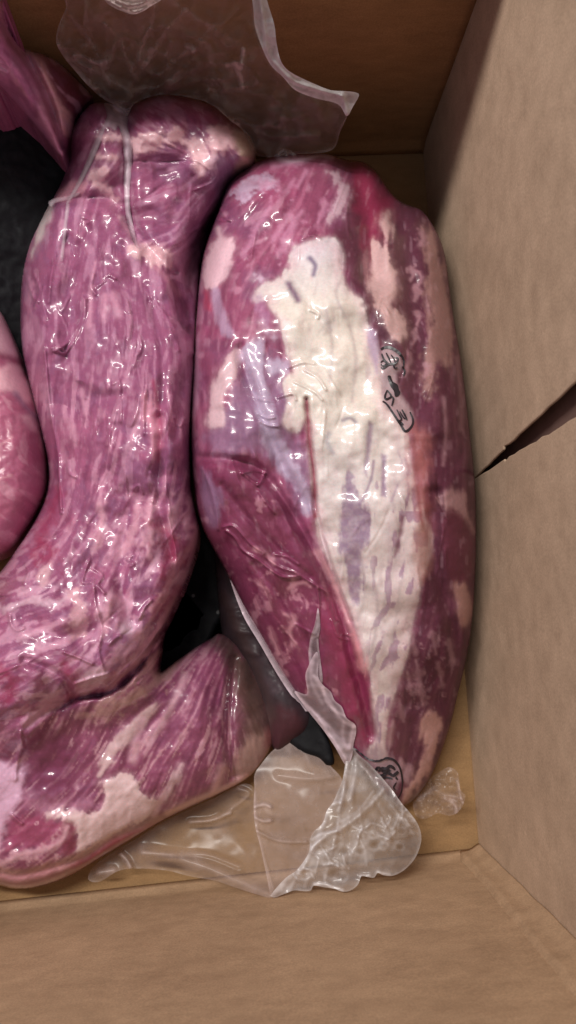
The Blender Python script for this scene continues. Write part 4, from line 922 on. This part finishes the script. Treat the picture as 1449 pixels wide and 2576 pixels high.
# ------------------------------------------------------------------ loose film
def film(name, outl, zctrl, parent, mat, dens0=.12, folds=(), over=(), over_gap=.0025, noise=.0015, nscale=50, cloud=0.0, step=3.5, thin_edge=.25, extra=None, curved=True):
    """loose plastic film: one thin sheet with real folds; whiter where it is creased or doubled"""
    sh = Sheet(outl, step, curved); x, y = sh.x, sh.y
    z = tps(zctrl)(x, y)+noise*fbm(x, y, nscale, len(outl)+7, 3)
    dn_ = np.full(len(x), float(dens0))+cloud*sm(-.1, .9, fbm(x, y, 60, len(outl), 3))
    dn_ += thin_edge*np.exp(-(sh.d/4.5)**2)
    for f in folds:
        pts, w, h, d = f
        s_ = stroke(x, y, pts, w); z += h*s_; dn_ += d*s_
    if extra: z, dn_ = extra(sh, z, dn_)
    for k in over:
        zo = surf(k, x, y); z = np.where(np.isnan(zo), z, np.maximum(z, np.nan_to_num(zo, nan=0)+over_gap))
    if over: z = np.maximum(sh.blur(z, 2), z-.0005)
    z = np.maximum(z, .003)
    me = mesh(name, W(x, y, z), sh.q, (), {'dens': np.clip(dn_, 0, .95)})
    keep_surface(name+str(len(SURF)), sh, z)
    return link(name, me, mat, parent)

def bag_wrinkles(sh, z, d):
    x, y = sh.x, sh.y
    a = fbm(x*.8+y*.35, y*.8-x*.35, 60, 201, 3); r = 1-np.minimum(np.abs(a)*3.5, 1)
    m = sm(20, 110, y)*sm(900, 500, x)
    q = np.random.RandomState(12)
    for (bx, by) in ((175, 40), (215, 0), (262, 60), (330, 0), (400, -20), (470, 20), (540, 60), (600, 20), (640, 150), (690, 240), (560, 200), (480, 150), (380, 120), (700, 320), (620, 300), (800, 340)):
        a0 = q.uniform(.15, .55); ax, ay = 300+(bx-300)*a0, 262+(by-262)*a0
        s_ = stroke(x, y, [(ax, ay), ((ax+bx)/2+q.uniform(-22, 22), (ay+by)/2+q.uniform(-22, 22)), (bx, by)], q.uniform(3, 7)); z = z+q.uniform(.002, .006)*s_; d = d+q.uniform(.05, .2)*s_
    z = z+.008*r*m+.006*fbm(x*.6-y*.4, y*.6+x*.5, 45, 203, 2); d = d+.05*r*m
    return z, d
# bag tail standing up against the back wall
film('film_tail', [(320,292),(296,268),(262,250),(228,222),(192,182),(158,140),(141,104),(148,62),(166,20),(180,-40),(420,-60),(640,-50),(636,20),(640,62),(655,112),(680,160),(712,192),(742,224),(790,245),(850,262),(874,286),(856,330),(834,378),(740,388),(650,392),(612,330),(578,302),(530,262),(480,246),(420,238),(370,246),(335,264)],
     [(310,280,.10),(150,120,.14),(180,-40,.20),(400,-50,.215),(640,-50,.20),(680,160,.15),(860,270,.125),(834,378,.08),(650,392,.075),(480,246,.10),(420,80,.165),(560,180,.135)],
     packB, FILM_DIM, .13,
     [([(142,105),(165,140),(205,190),(250,235),(300,262)], 9, .002, .25), ([(185,138),(230,148),(262,168),(268,150)], 6, .004, .22), ([(185,145),(205,165),(250,185),(300,215),(360,235)], 8, .003, .18),
      ([(190,195),(215,208),(240,225)], 9, .003, .25), ([(270,60),(272,110),(268,160)], 8, .002, .12), ([(290,60),(340,90),(420,140),(500,200),(560,240)], 16, -.004, .10), ([(430,0),(500,50),(580,100),(640,140)], 9, .003, .12),
      ([(470,115),(482,120),(486,128)], 6, .006, .6), ([(570,165),(590,160),(605,170),(612,125)], 6, .006, .6), ([(590,165),(603,190),(610,220)], 6, .004, .5), ([(225,150),(245,158),(262,152)], 5, .005, .4), ([(300,95),(320,150),(345,200)], 8, .003, .12),  # small whitened strokes stand for glints on the film
      ([(330,120),(360,160),(400,190),(440,210)], 10, .003, .12), ([(640,200),(700,290),(720,360)], 14, .002, .05), ([(800,270),(830,330)], 10, .002, .07), ([(300,265),(350,225),(420,222)], 9, .002, .16)],
     ('B',), .002, .003, 60, .09, 4, .26, bag_wrinkles)
# white heat-sealed edge of that tail
film('film_seal', [(632,-50),(637,20),(641,64),(656,112),(680,162),(712,194),(742,226),(790,246),(850,262),(872,292),(888,268),(903,240),(893,232),(866,229),(830,226),(780,206),(732,182),(708,156),(696,110),(690,62),(672,0),(668,-50)],
     [(640,-50,.205),(640,64,.182),(680,162,.158),(742,226,.145),(850,262,.135),(900,236,.14),(780,206,.15),(708,156,.165),(672,0,.195),(888,268,.134)], packB, FILM, .72,
     [([(655,0),(665,70),(672,130),(700,170),(740,205),(800,225),(860,240)], 6, .002, .25), ([(645,80),(665,135),(695,185),(740,230)], 3, .0015, .3), ([(860,240),(868,262),(874,285)], 5, .002, .25), ([(690,185),(730,215),(790,235)], 4, .001, -.15)],
     (), 0, .0008, 30, .15, 3, .25)
# bunched lump of film at the top
film('film_knot', [(268,-40),(264,0),(285,18),(312,30),(336,36),(360,28),(385,12),(410,-5),(420,-40)], [(270,-30,.225),(340,30,.21),(415,-30,.225),(340,-30,.24)], packB, FILM_DIM, .35,
     [([(270,0),(310,22),(345,30),(395,5)], 5, .004, .3), ([(290,0),(330,14),(370,5)], 5, .004, .25), ([(310,-10),(345,-2),(390,-12)], 5, .003, .25)], (), 0, .002, 18, .2, 3, .3)
# pale ribbon of doubled film running down the middle piece
film('film_ribbon', [(262,256),(300,266),(322,276),(322,320),(332,356),(333,400),(330,440),(326,490),(330,540),(343,600),(352,624),(338,616),(322,570),(314,520),(311,460),(312,400),(306,350),(298,318),(290,330),(268,322),(256,352),(240,392),(222,430),(205,462),(186,492),(172,512),(166,508),(188,470),(206,432),(226,380),(248,330),(268,290)],
     [(290,270,.10),(330,420,.09),(345,620,.09),(170,510,.07)], packB, FILM_PALE, .34, [([(290,268),(304,300),(318,360),(321,440),(320,520),(335,590)], 7, .001, .3), ([(290,275),(262,330),(225,410),(180,495)], 5, .0008, .12)], ('B',), .0012, .0002, 40, .06, 2.6, -.3)
film('film_ribbon', [(168,508),(176,520),(170,560),(164,610),(158,655),(150,650),(156,600),(160,550)], [(165,510,.08),(155,650,.08)], packB, FILM_PALE, .3, [([(170,515),(160,600),(155,645)], 3, .001, .2)], ('B',), .0010, .0001, 40, 0, 2.6, -.25)
film('film_ribbon', [(122,508),(140,498),(170,492),(200,482),(196,492),(165,504),(140,510),(128,520)], [(130,510,.08),(195,485,.08)], packB, FILM_PALE, .35, (), ('B',), .0010, .0002, 40, 0, 2.6, -.25)

# long leg: film margin down its left flank, then the gathered and fanned tail
film('film_margin', [(578,1455),(592,1470),(625,1530),(676,1596),(722,1662),(768,1722),(800,1765),(770,1790),(735,1752),(700,1700),(655,1622),(610,1545)],
     [(578,1455,.05),(700,1680,.04),(780,1780,.03),(640,1550,.05)], packA, FILM_PALE, .32, [([(585,1465),(660,1600),(740,1735)], 5, .002, .2), ([(610,1545),(690,1695),(770,1788)], 4, .001, .25)], (), 0, .0006, 40, .1, 3, .2)
film('film_gather', [(742,1738),(748,1752),(780,1795),(812,1835),(842,1878),(870,1925),(885,1905),(890,1870),(896,1842),(893,1822),(872,1806),(860,1778),(842,1762),(832,1740),(812,1722),(800,1700),(802,1660),(798,1640),(788,1650),(776,1675),(768,1700),(772,1745)],
     [(760,1750,.045),(870,1900,.036),(893,1822,.05),(800,1660,.06),(820,1760,.052)], packA, FILM_PALE, .20,
     [([(745,1745),(790,1795),(830,1850),(870,1910)], 5, .003, .35), ([(790,1700),(815,1740),(835,1775),(860,1812),(890,1826)], 5, .005, .35), ([(890,1826),(884,1850),(880,1885)], 5, .004, .35), ([(812,1730),(822,1765),(845,1790),(868,1800)], 4, .003, .3), ([(795,1645),(782,1680),(785,1720),(810,1770)], 5, .003, .22), ([(800,1800),(840,1845),(862,1880)], 7, .002, .15), ([(865,1815),(862,1850),(872,1885)], 5, .002, .25)],
     ('A',), .002, .0012, 26, .08, 3, .25)
film('film_ribbon', [(800,1528),(806,1575),(801,1612),(806,1660),(812,1712),(800,1735),(784,1700),(776,1650),(780,1608),(792,1568)], [(800,1530,.08),(790,1650,.06),(800,1730,.05)], packA, FILM_PALE, .14,
     [([(800,1530),(798,1575),(784,1604),(780,1650),(790,1710)], 4, .0012, .3), ([(784,1604),(800,1600)], 3, .0008, .3), ([(800,1610),(806,1680),(808,1715)], 3.5, .0008, .25)], ('A',), .0012, .0001, 30, 0, 2.6, .04)
def fan_bubbles(sh, z, d):
    x, y = sh.x, sh.y
    r = np.random.RandomState(5)
    band = [(700,2222),(780,2170),(850,2140),(930,2120),(1000,2085),(1048,2050)]
    db = segdist(x, y, spline(band, False, 4), False)
    m = np.exp(-(db/42)**2)
    n = .5*fbm(x, y, 40, 205, 2); rr = 1-np.minimum(np.abs(n)*3.0, 1)
    z = z+m*(.004*n+.0022*rr); d = d+m*(.06+.25*rr*rr)
    for (cx, cy, rad) in ((862,2142,22),(885,2158,18),(838,2192,24),(858,2205,16),(942,2122,20),(965,2128,12),(988,2108,16),(940,2100,12),(1005,2130,12),(905,2140,14),(1010,2090,12)):
        q = np.sqrt((x-cx)**2+((y-cy)*1.3)**2)/rad
        z += .0006*np.exp(-q**2); d += .12*np.exp(-((q-1)/.28)**2)-.15*np.exp(-(q/.6)**2)
    for k in range(20):
        t = r.uniform(0, 1); bx = 690+(1056-690)*t+r.uniform(-14, 14); by = 2245-150*t**1.5+r.uniform(-30, 10)
        a0 = r.uniform(.05, .6); ax = 884+(bx-884)*a0; ay = 1890+(by-1890)*a0
        mx_, my_ = (ax+bx)/2+r.uniform(-16, 16), (ay+by)/2+r.uniform(-10, 10)
        s_ = stroke(x, y, [(ax, ay), (mx_, my_), (bx, by)], r.uniform(2.2, 5.5)); z += r.uniform(-.0016, .0022)*s_; d += r.uniform(-.05, .2)*s_
    for k in range(34):
        t = r.uniform(0, 1); bx = 700+350*t; by = 2225-150*t**1.5-r.uniform(0, 70); an = r.uniform(0, 3.1); l_ = r.uniform(8, 22)
        s_ = stroke(x, y, [(bx-l_*math.cos(an), by-l_*math.sin(an)), (bx+r.uniform(-5, 5), by+r.uniform(-5, 5)), (bx+l_*math.cos(an), by+l_*math.sin(an))], 2.6); z += .0022*s_; d += .3*s_
    fold = fbm(x+y*.2, y*.25, 22, 207, 2); d += .12*(1-np.minimum(np.abs(fold)*3, 1))*sm(2150, 1950, y)
    return z, d
film('film_tail', [(886,1880),(902,1898),(930,1922),(960,1955),(985,1985),(1010,2020),(1034,2048),(1052,2075),(1060,2105),(1055,2135),(1040,2165),(1015,2190),(988,2203),(965,2202),(950,2196),(940,2208),(915,2204),(908,2206),(900,2226),(882,2240),(862,2243),(842,2236),(815,2232),(790,2228),(782,2240),(765,2242),(740,2240),(712,2250),(692,2258),(682,2252),(700,2228),(722,2206),(745,2190),(765,2165),(778,2140),(780,2112),(790,2092),(812,2070),(822,2040),(838,2018),(850,1990),(862,1960),(868,1925),(874,1895)],
     [(886,1885,.03),(690,2255,.050),(1058,2110,.035),(900,2226,.055),(960,2050,.050),(840,2020,.050),(1000,2190,.05),(870,1930,.034)], packA, FILM, .17,
     [([(876,1895),(872,1940),(860,2000),(850,2040)], 7, .004, .28), ([(895,1900),(893,1950),(882,2010)], 6, .003, .25), ([(965,1985),(945,2010),(905,2050),(862,2080),(810,2110),(780,2140)], 7, .004, .3), ([(940,1990),(900,2040),(850,2070)], 4, .002, .22),
      ([(785,2112),(805,2098),(840,2092),(856,2090)], 4, .003, .45), ([(835,2025),(848,2018),(856,2020)], 4, .003, .45), ([(792,2225),(815,2224),(842,2234),(862,2240)], 4, .002, .5), ([(905,2204),(930,2202)], 3, .002, .4), ([(950,2194),(980,2200)], 3, .002, .4), ([(815,2176),(835,2174),(850,2180)], 4, .003, .4),
      ([(690,2250),(730,2210),(770,2170),(785,2130)], 9, .002, .25), ([(930,1925),(985,1985),(1035,2050)], 4, .001, .15), ([(880,1900),(900,1960),(905,2010)], 14, -.002, -.04)],
     ('A',), .003, .002, 36, .14, 3, .2, fan_bubbles)
# speckled scrap of film past the end of the leg
film('film_scrap', [(1040,2010),(1062,1975),(1085,1955),(1105,1942),(1130,1930),(1152,1945),(1158,1985),(1170,2000),(1166,2022),(1150,2045),(1128,2052),(1100,2046),(1070,2060),(1045,2050)], [(1040,2030,.012),(1130,1940,.016),(1160,2020,.03)], packA, FILM_DIM, .10,
     [([(1118,2010),(1140,2020),(1150,2045)], 7, .004, .4), ([(1150,1965),(1158,2000),(1165,2020)], 5, .004, .35), ([(1050,2010),(1090,1985),(1110,1995)], 8, .002, .15), ([(1120,2000),(1160,2010)], 6, .003, .3)], (), 0, .003, 18, .25, 3, .05)
# film of the streaky slab: smoky sheet and thin hem below it
film('film_tail', [(640,1950),(655,1925),(690,1885),(740,1862),(768,1850),(800,1890),(830,1925),(860,1960),(850,1990),(838,2020),(822,2042),(812,2072),(790,2094),(780,2115),(778,2142),(765,2168),(745,2192),(720,2210),(690,2256),(680,2250),(670,2200),(655,2130),(642,2080),(638,2030),(640,1985)],
     [(640,1950,.02),(760,1855,.022),(860,1960,.026),(690,2256,.046),(640,2060,.040),(780,2110,.036)], packC, FILM_DIM, .30,
     [([(640,2030),(665,2024),(680,2030)], 6, .004, .5), ([(642,2056),(662,2066),(680,2064)], 6, .004, .4), ([(645,2090),(700,2115),(770,2118)], 5, .003, .18), ([(640,1990),(650,2100),(690,2245)], 4, .001, .15), ([(700,1950),(780,1960),(850,1950)], 9, .002, .08), ([(755,1880),(790,1940)], 9, .001, .06)],
     (), 0, .0008, 80, .08, 3.5, .14)
film('film_hem', [(640,1985),(640,2030),(644,2085),(656,2130),(672,2200),(684,2256),(640,2248),(590,2232),(540,2215),(480,2205),(420,2190),(350,2185),(300,2190),(250,2218),(222,2212),(235,2180),(290,2140),(340,2112),(400,2074),(480,2034),(545,2004),(610,1972)],
     [(640,1985,.018),(684,2256,.044),(420,2190,.018),(230,2210,.014),(400,2080,.012),(560,2100,.012)], packC, FILM_DIM, .07,
     [([(362,2146),(450,2160),(540,2190),(620,2225),(680,2252)], 16, .005, .22), ([(360,2145),(440,2148),(520,2150),(600,2180)], 7, .002, .12), ([(305,2150),(320,2165),(328,2182)], 7, .004, .35), ([(250,2195),(285,2190)], 9, .003, .3), ([(480,2068),(530,2064),(580,2046)], 6, .005, .3), ([(600,1985),(625,2000),(560,2050)], 6, .003, .12)],
     (), 0, .0008, 80, .08, 3.5, .07)

# ------------------------------------------------------------------ printed marks on the long leg
def ink(name, strokes, blobs, parent, f, key='A', lift=.0007):
    V, Q, T = [], [], []
    def hz(p):
        z = surf(key, p[:, 0], p[:, 1]); z = np.where(np.isnan(z), np.nanmean(z), z); return z+lift
    for pts, w in strokes:
        p = spline([f(*q) for q in pts], False, 4); w = w*abs(f(1, 0)[0]-f(0, 0)[0])*.66
        t = np.gradient(p, axis=0); t /= np.linalg.norm(t, axis=1)[:, None]+1e-9; n = np.c_[-t[:, 1], t[:, 0]]
        ww = w*(.55+.45*np.sin(np.linspace(.15, math.pi-.15, len(p))))[:, None]
        z = hz(p); A_ = W(*(p+n*ww).T, z); B_ = W(*(p-n*ww).T, z); b = sum(len(v) for v in V)
        V += [A_, B_]; m = len(p); i = np.arange(m-1)
        Q.append(np.stack([b+i, b+i+1, b+m+i+1, b+m+i], -1))
    for pts in blobs:
        p = spline([f(*q) for q in pts], True, 4); z = hz(p); c = p.mean(0)[None]; b = sum(len(v) for v in V)
        V.append(W(*np.r_[p, c].T, np.r_[z, hz(c)])); m = len(p); i = np.arange(m)
        T.append(np.stack([b+i, b+(i+1) % m, np.full(m, b+m)], -1))
    me = mesh(name, np.concatenate(V), np.concatenate(Q), np.concatenate(T) if T else ())
    return link(name, me, INK, parent)
f1 = lambda a, b: (872.1+.1852*a, 805+.1852*b)
ink('printed_mark', [([(465,400),(500,378),(570,368),(640,397),(700,440),(745,495),(772,560),(765,640)], 32), ([(475,455),(510,540),(580,600)], 20), ([(535,445),(570,510),(600,575)], 18), ([(462,575),(500,548),(540,590),(500,622),(465,600)], 16), ([(465,640),(500,655),(570,605),(640,590),(690,570)], 20), ([(650,505),(700,518),(680,570),(640,620),(660,655),(690,640)], 18), ([(600,470),(640,520),(660,580)], 14),
     ([(552,950),(520,1035),(540,1075),(605,1035),(556,958)], 22), ([(600,1030),(636,1070),(612,1165)], 20), ([(488,1100),(550,1148),(620,1250),(680,1340),(740,1430),(792,1508),(850,1482),(898,1410),(896,1330),(860,1250)], 24), ([(680,1215),(720,1290),(745,1350),(700,1370)], 18), ([(750,1215),(790,1290),(822,1360)], 20), ([(690,1372),(740,1390),(770,1425)], 16), ([(720,1240),(770,1320),(800,1350)], 14), ([(760,640),(790,700),(770,760)], 20)],
    [[(555,775),(572,752),(602,765),(612,822),(650,850),(692,880),(712,950),(728,985),(700,1032),(655,1032),(640,960),(592,890)]], packA, f1)
f2_ = lambda a, b: (805+.2315*a, 1811.2+.2315*b)
ink('printed_mark', [([(360,300),(430,352),(500,408),(580,442),(650,442),(720,415),(800,435),(858,500),(885,580),(897,680)], 20), ([(897,680),(885,780),(850,850)], 10), ([(590,570),(640,510),(700,560),(760,500),(820,540)], 30), ([(610,600),(680,600),(740,570),(800,600),(850,560)], 34), ([(630,560),(700,520),(770,560)], 30), ([(660,650),(720,625),(790,640)], 16), ([(830,680),(800,730),(820,760)], 12), ([(520,470),(545,495)], 16), ([(820,620),(845,650)], 16)],
    [], packA, f2_)

# crumpled nub of film on the crown of the long leg
film('film_nub', [(690,392),(700,384),(712,374),(726,376),(738,384),(746,392),(730,396),(712,392),(698,398)], [(690,392,.075),(720,378,.08),(745,392,.082)], packA, FILM, .5, [([(700,388),(716,380),(735,388)], 4, .003, .3)], (), 0, .003, 10, .3, 2.0, .2)
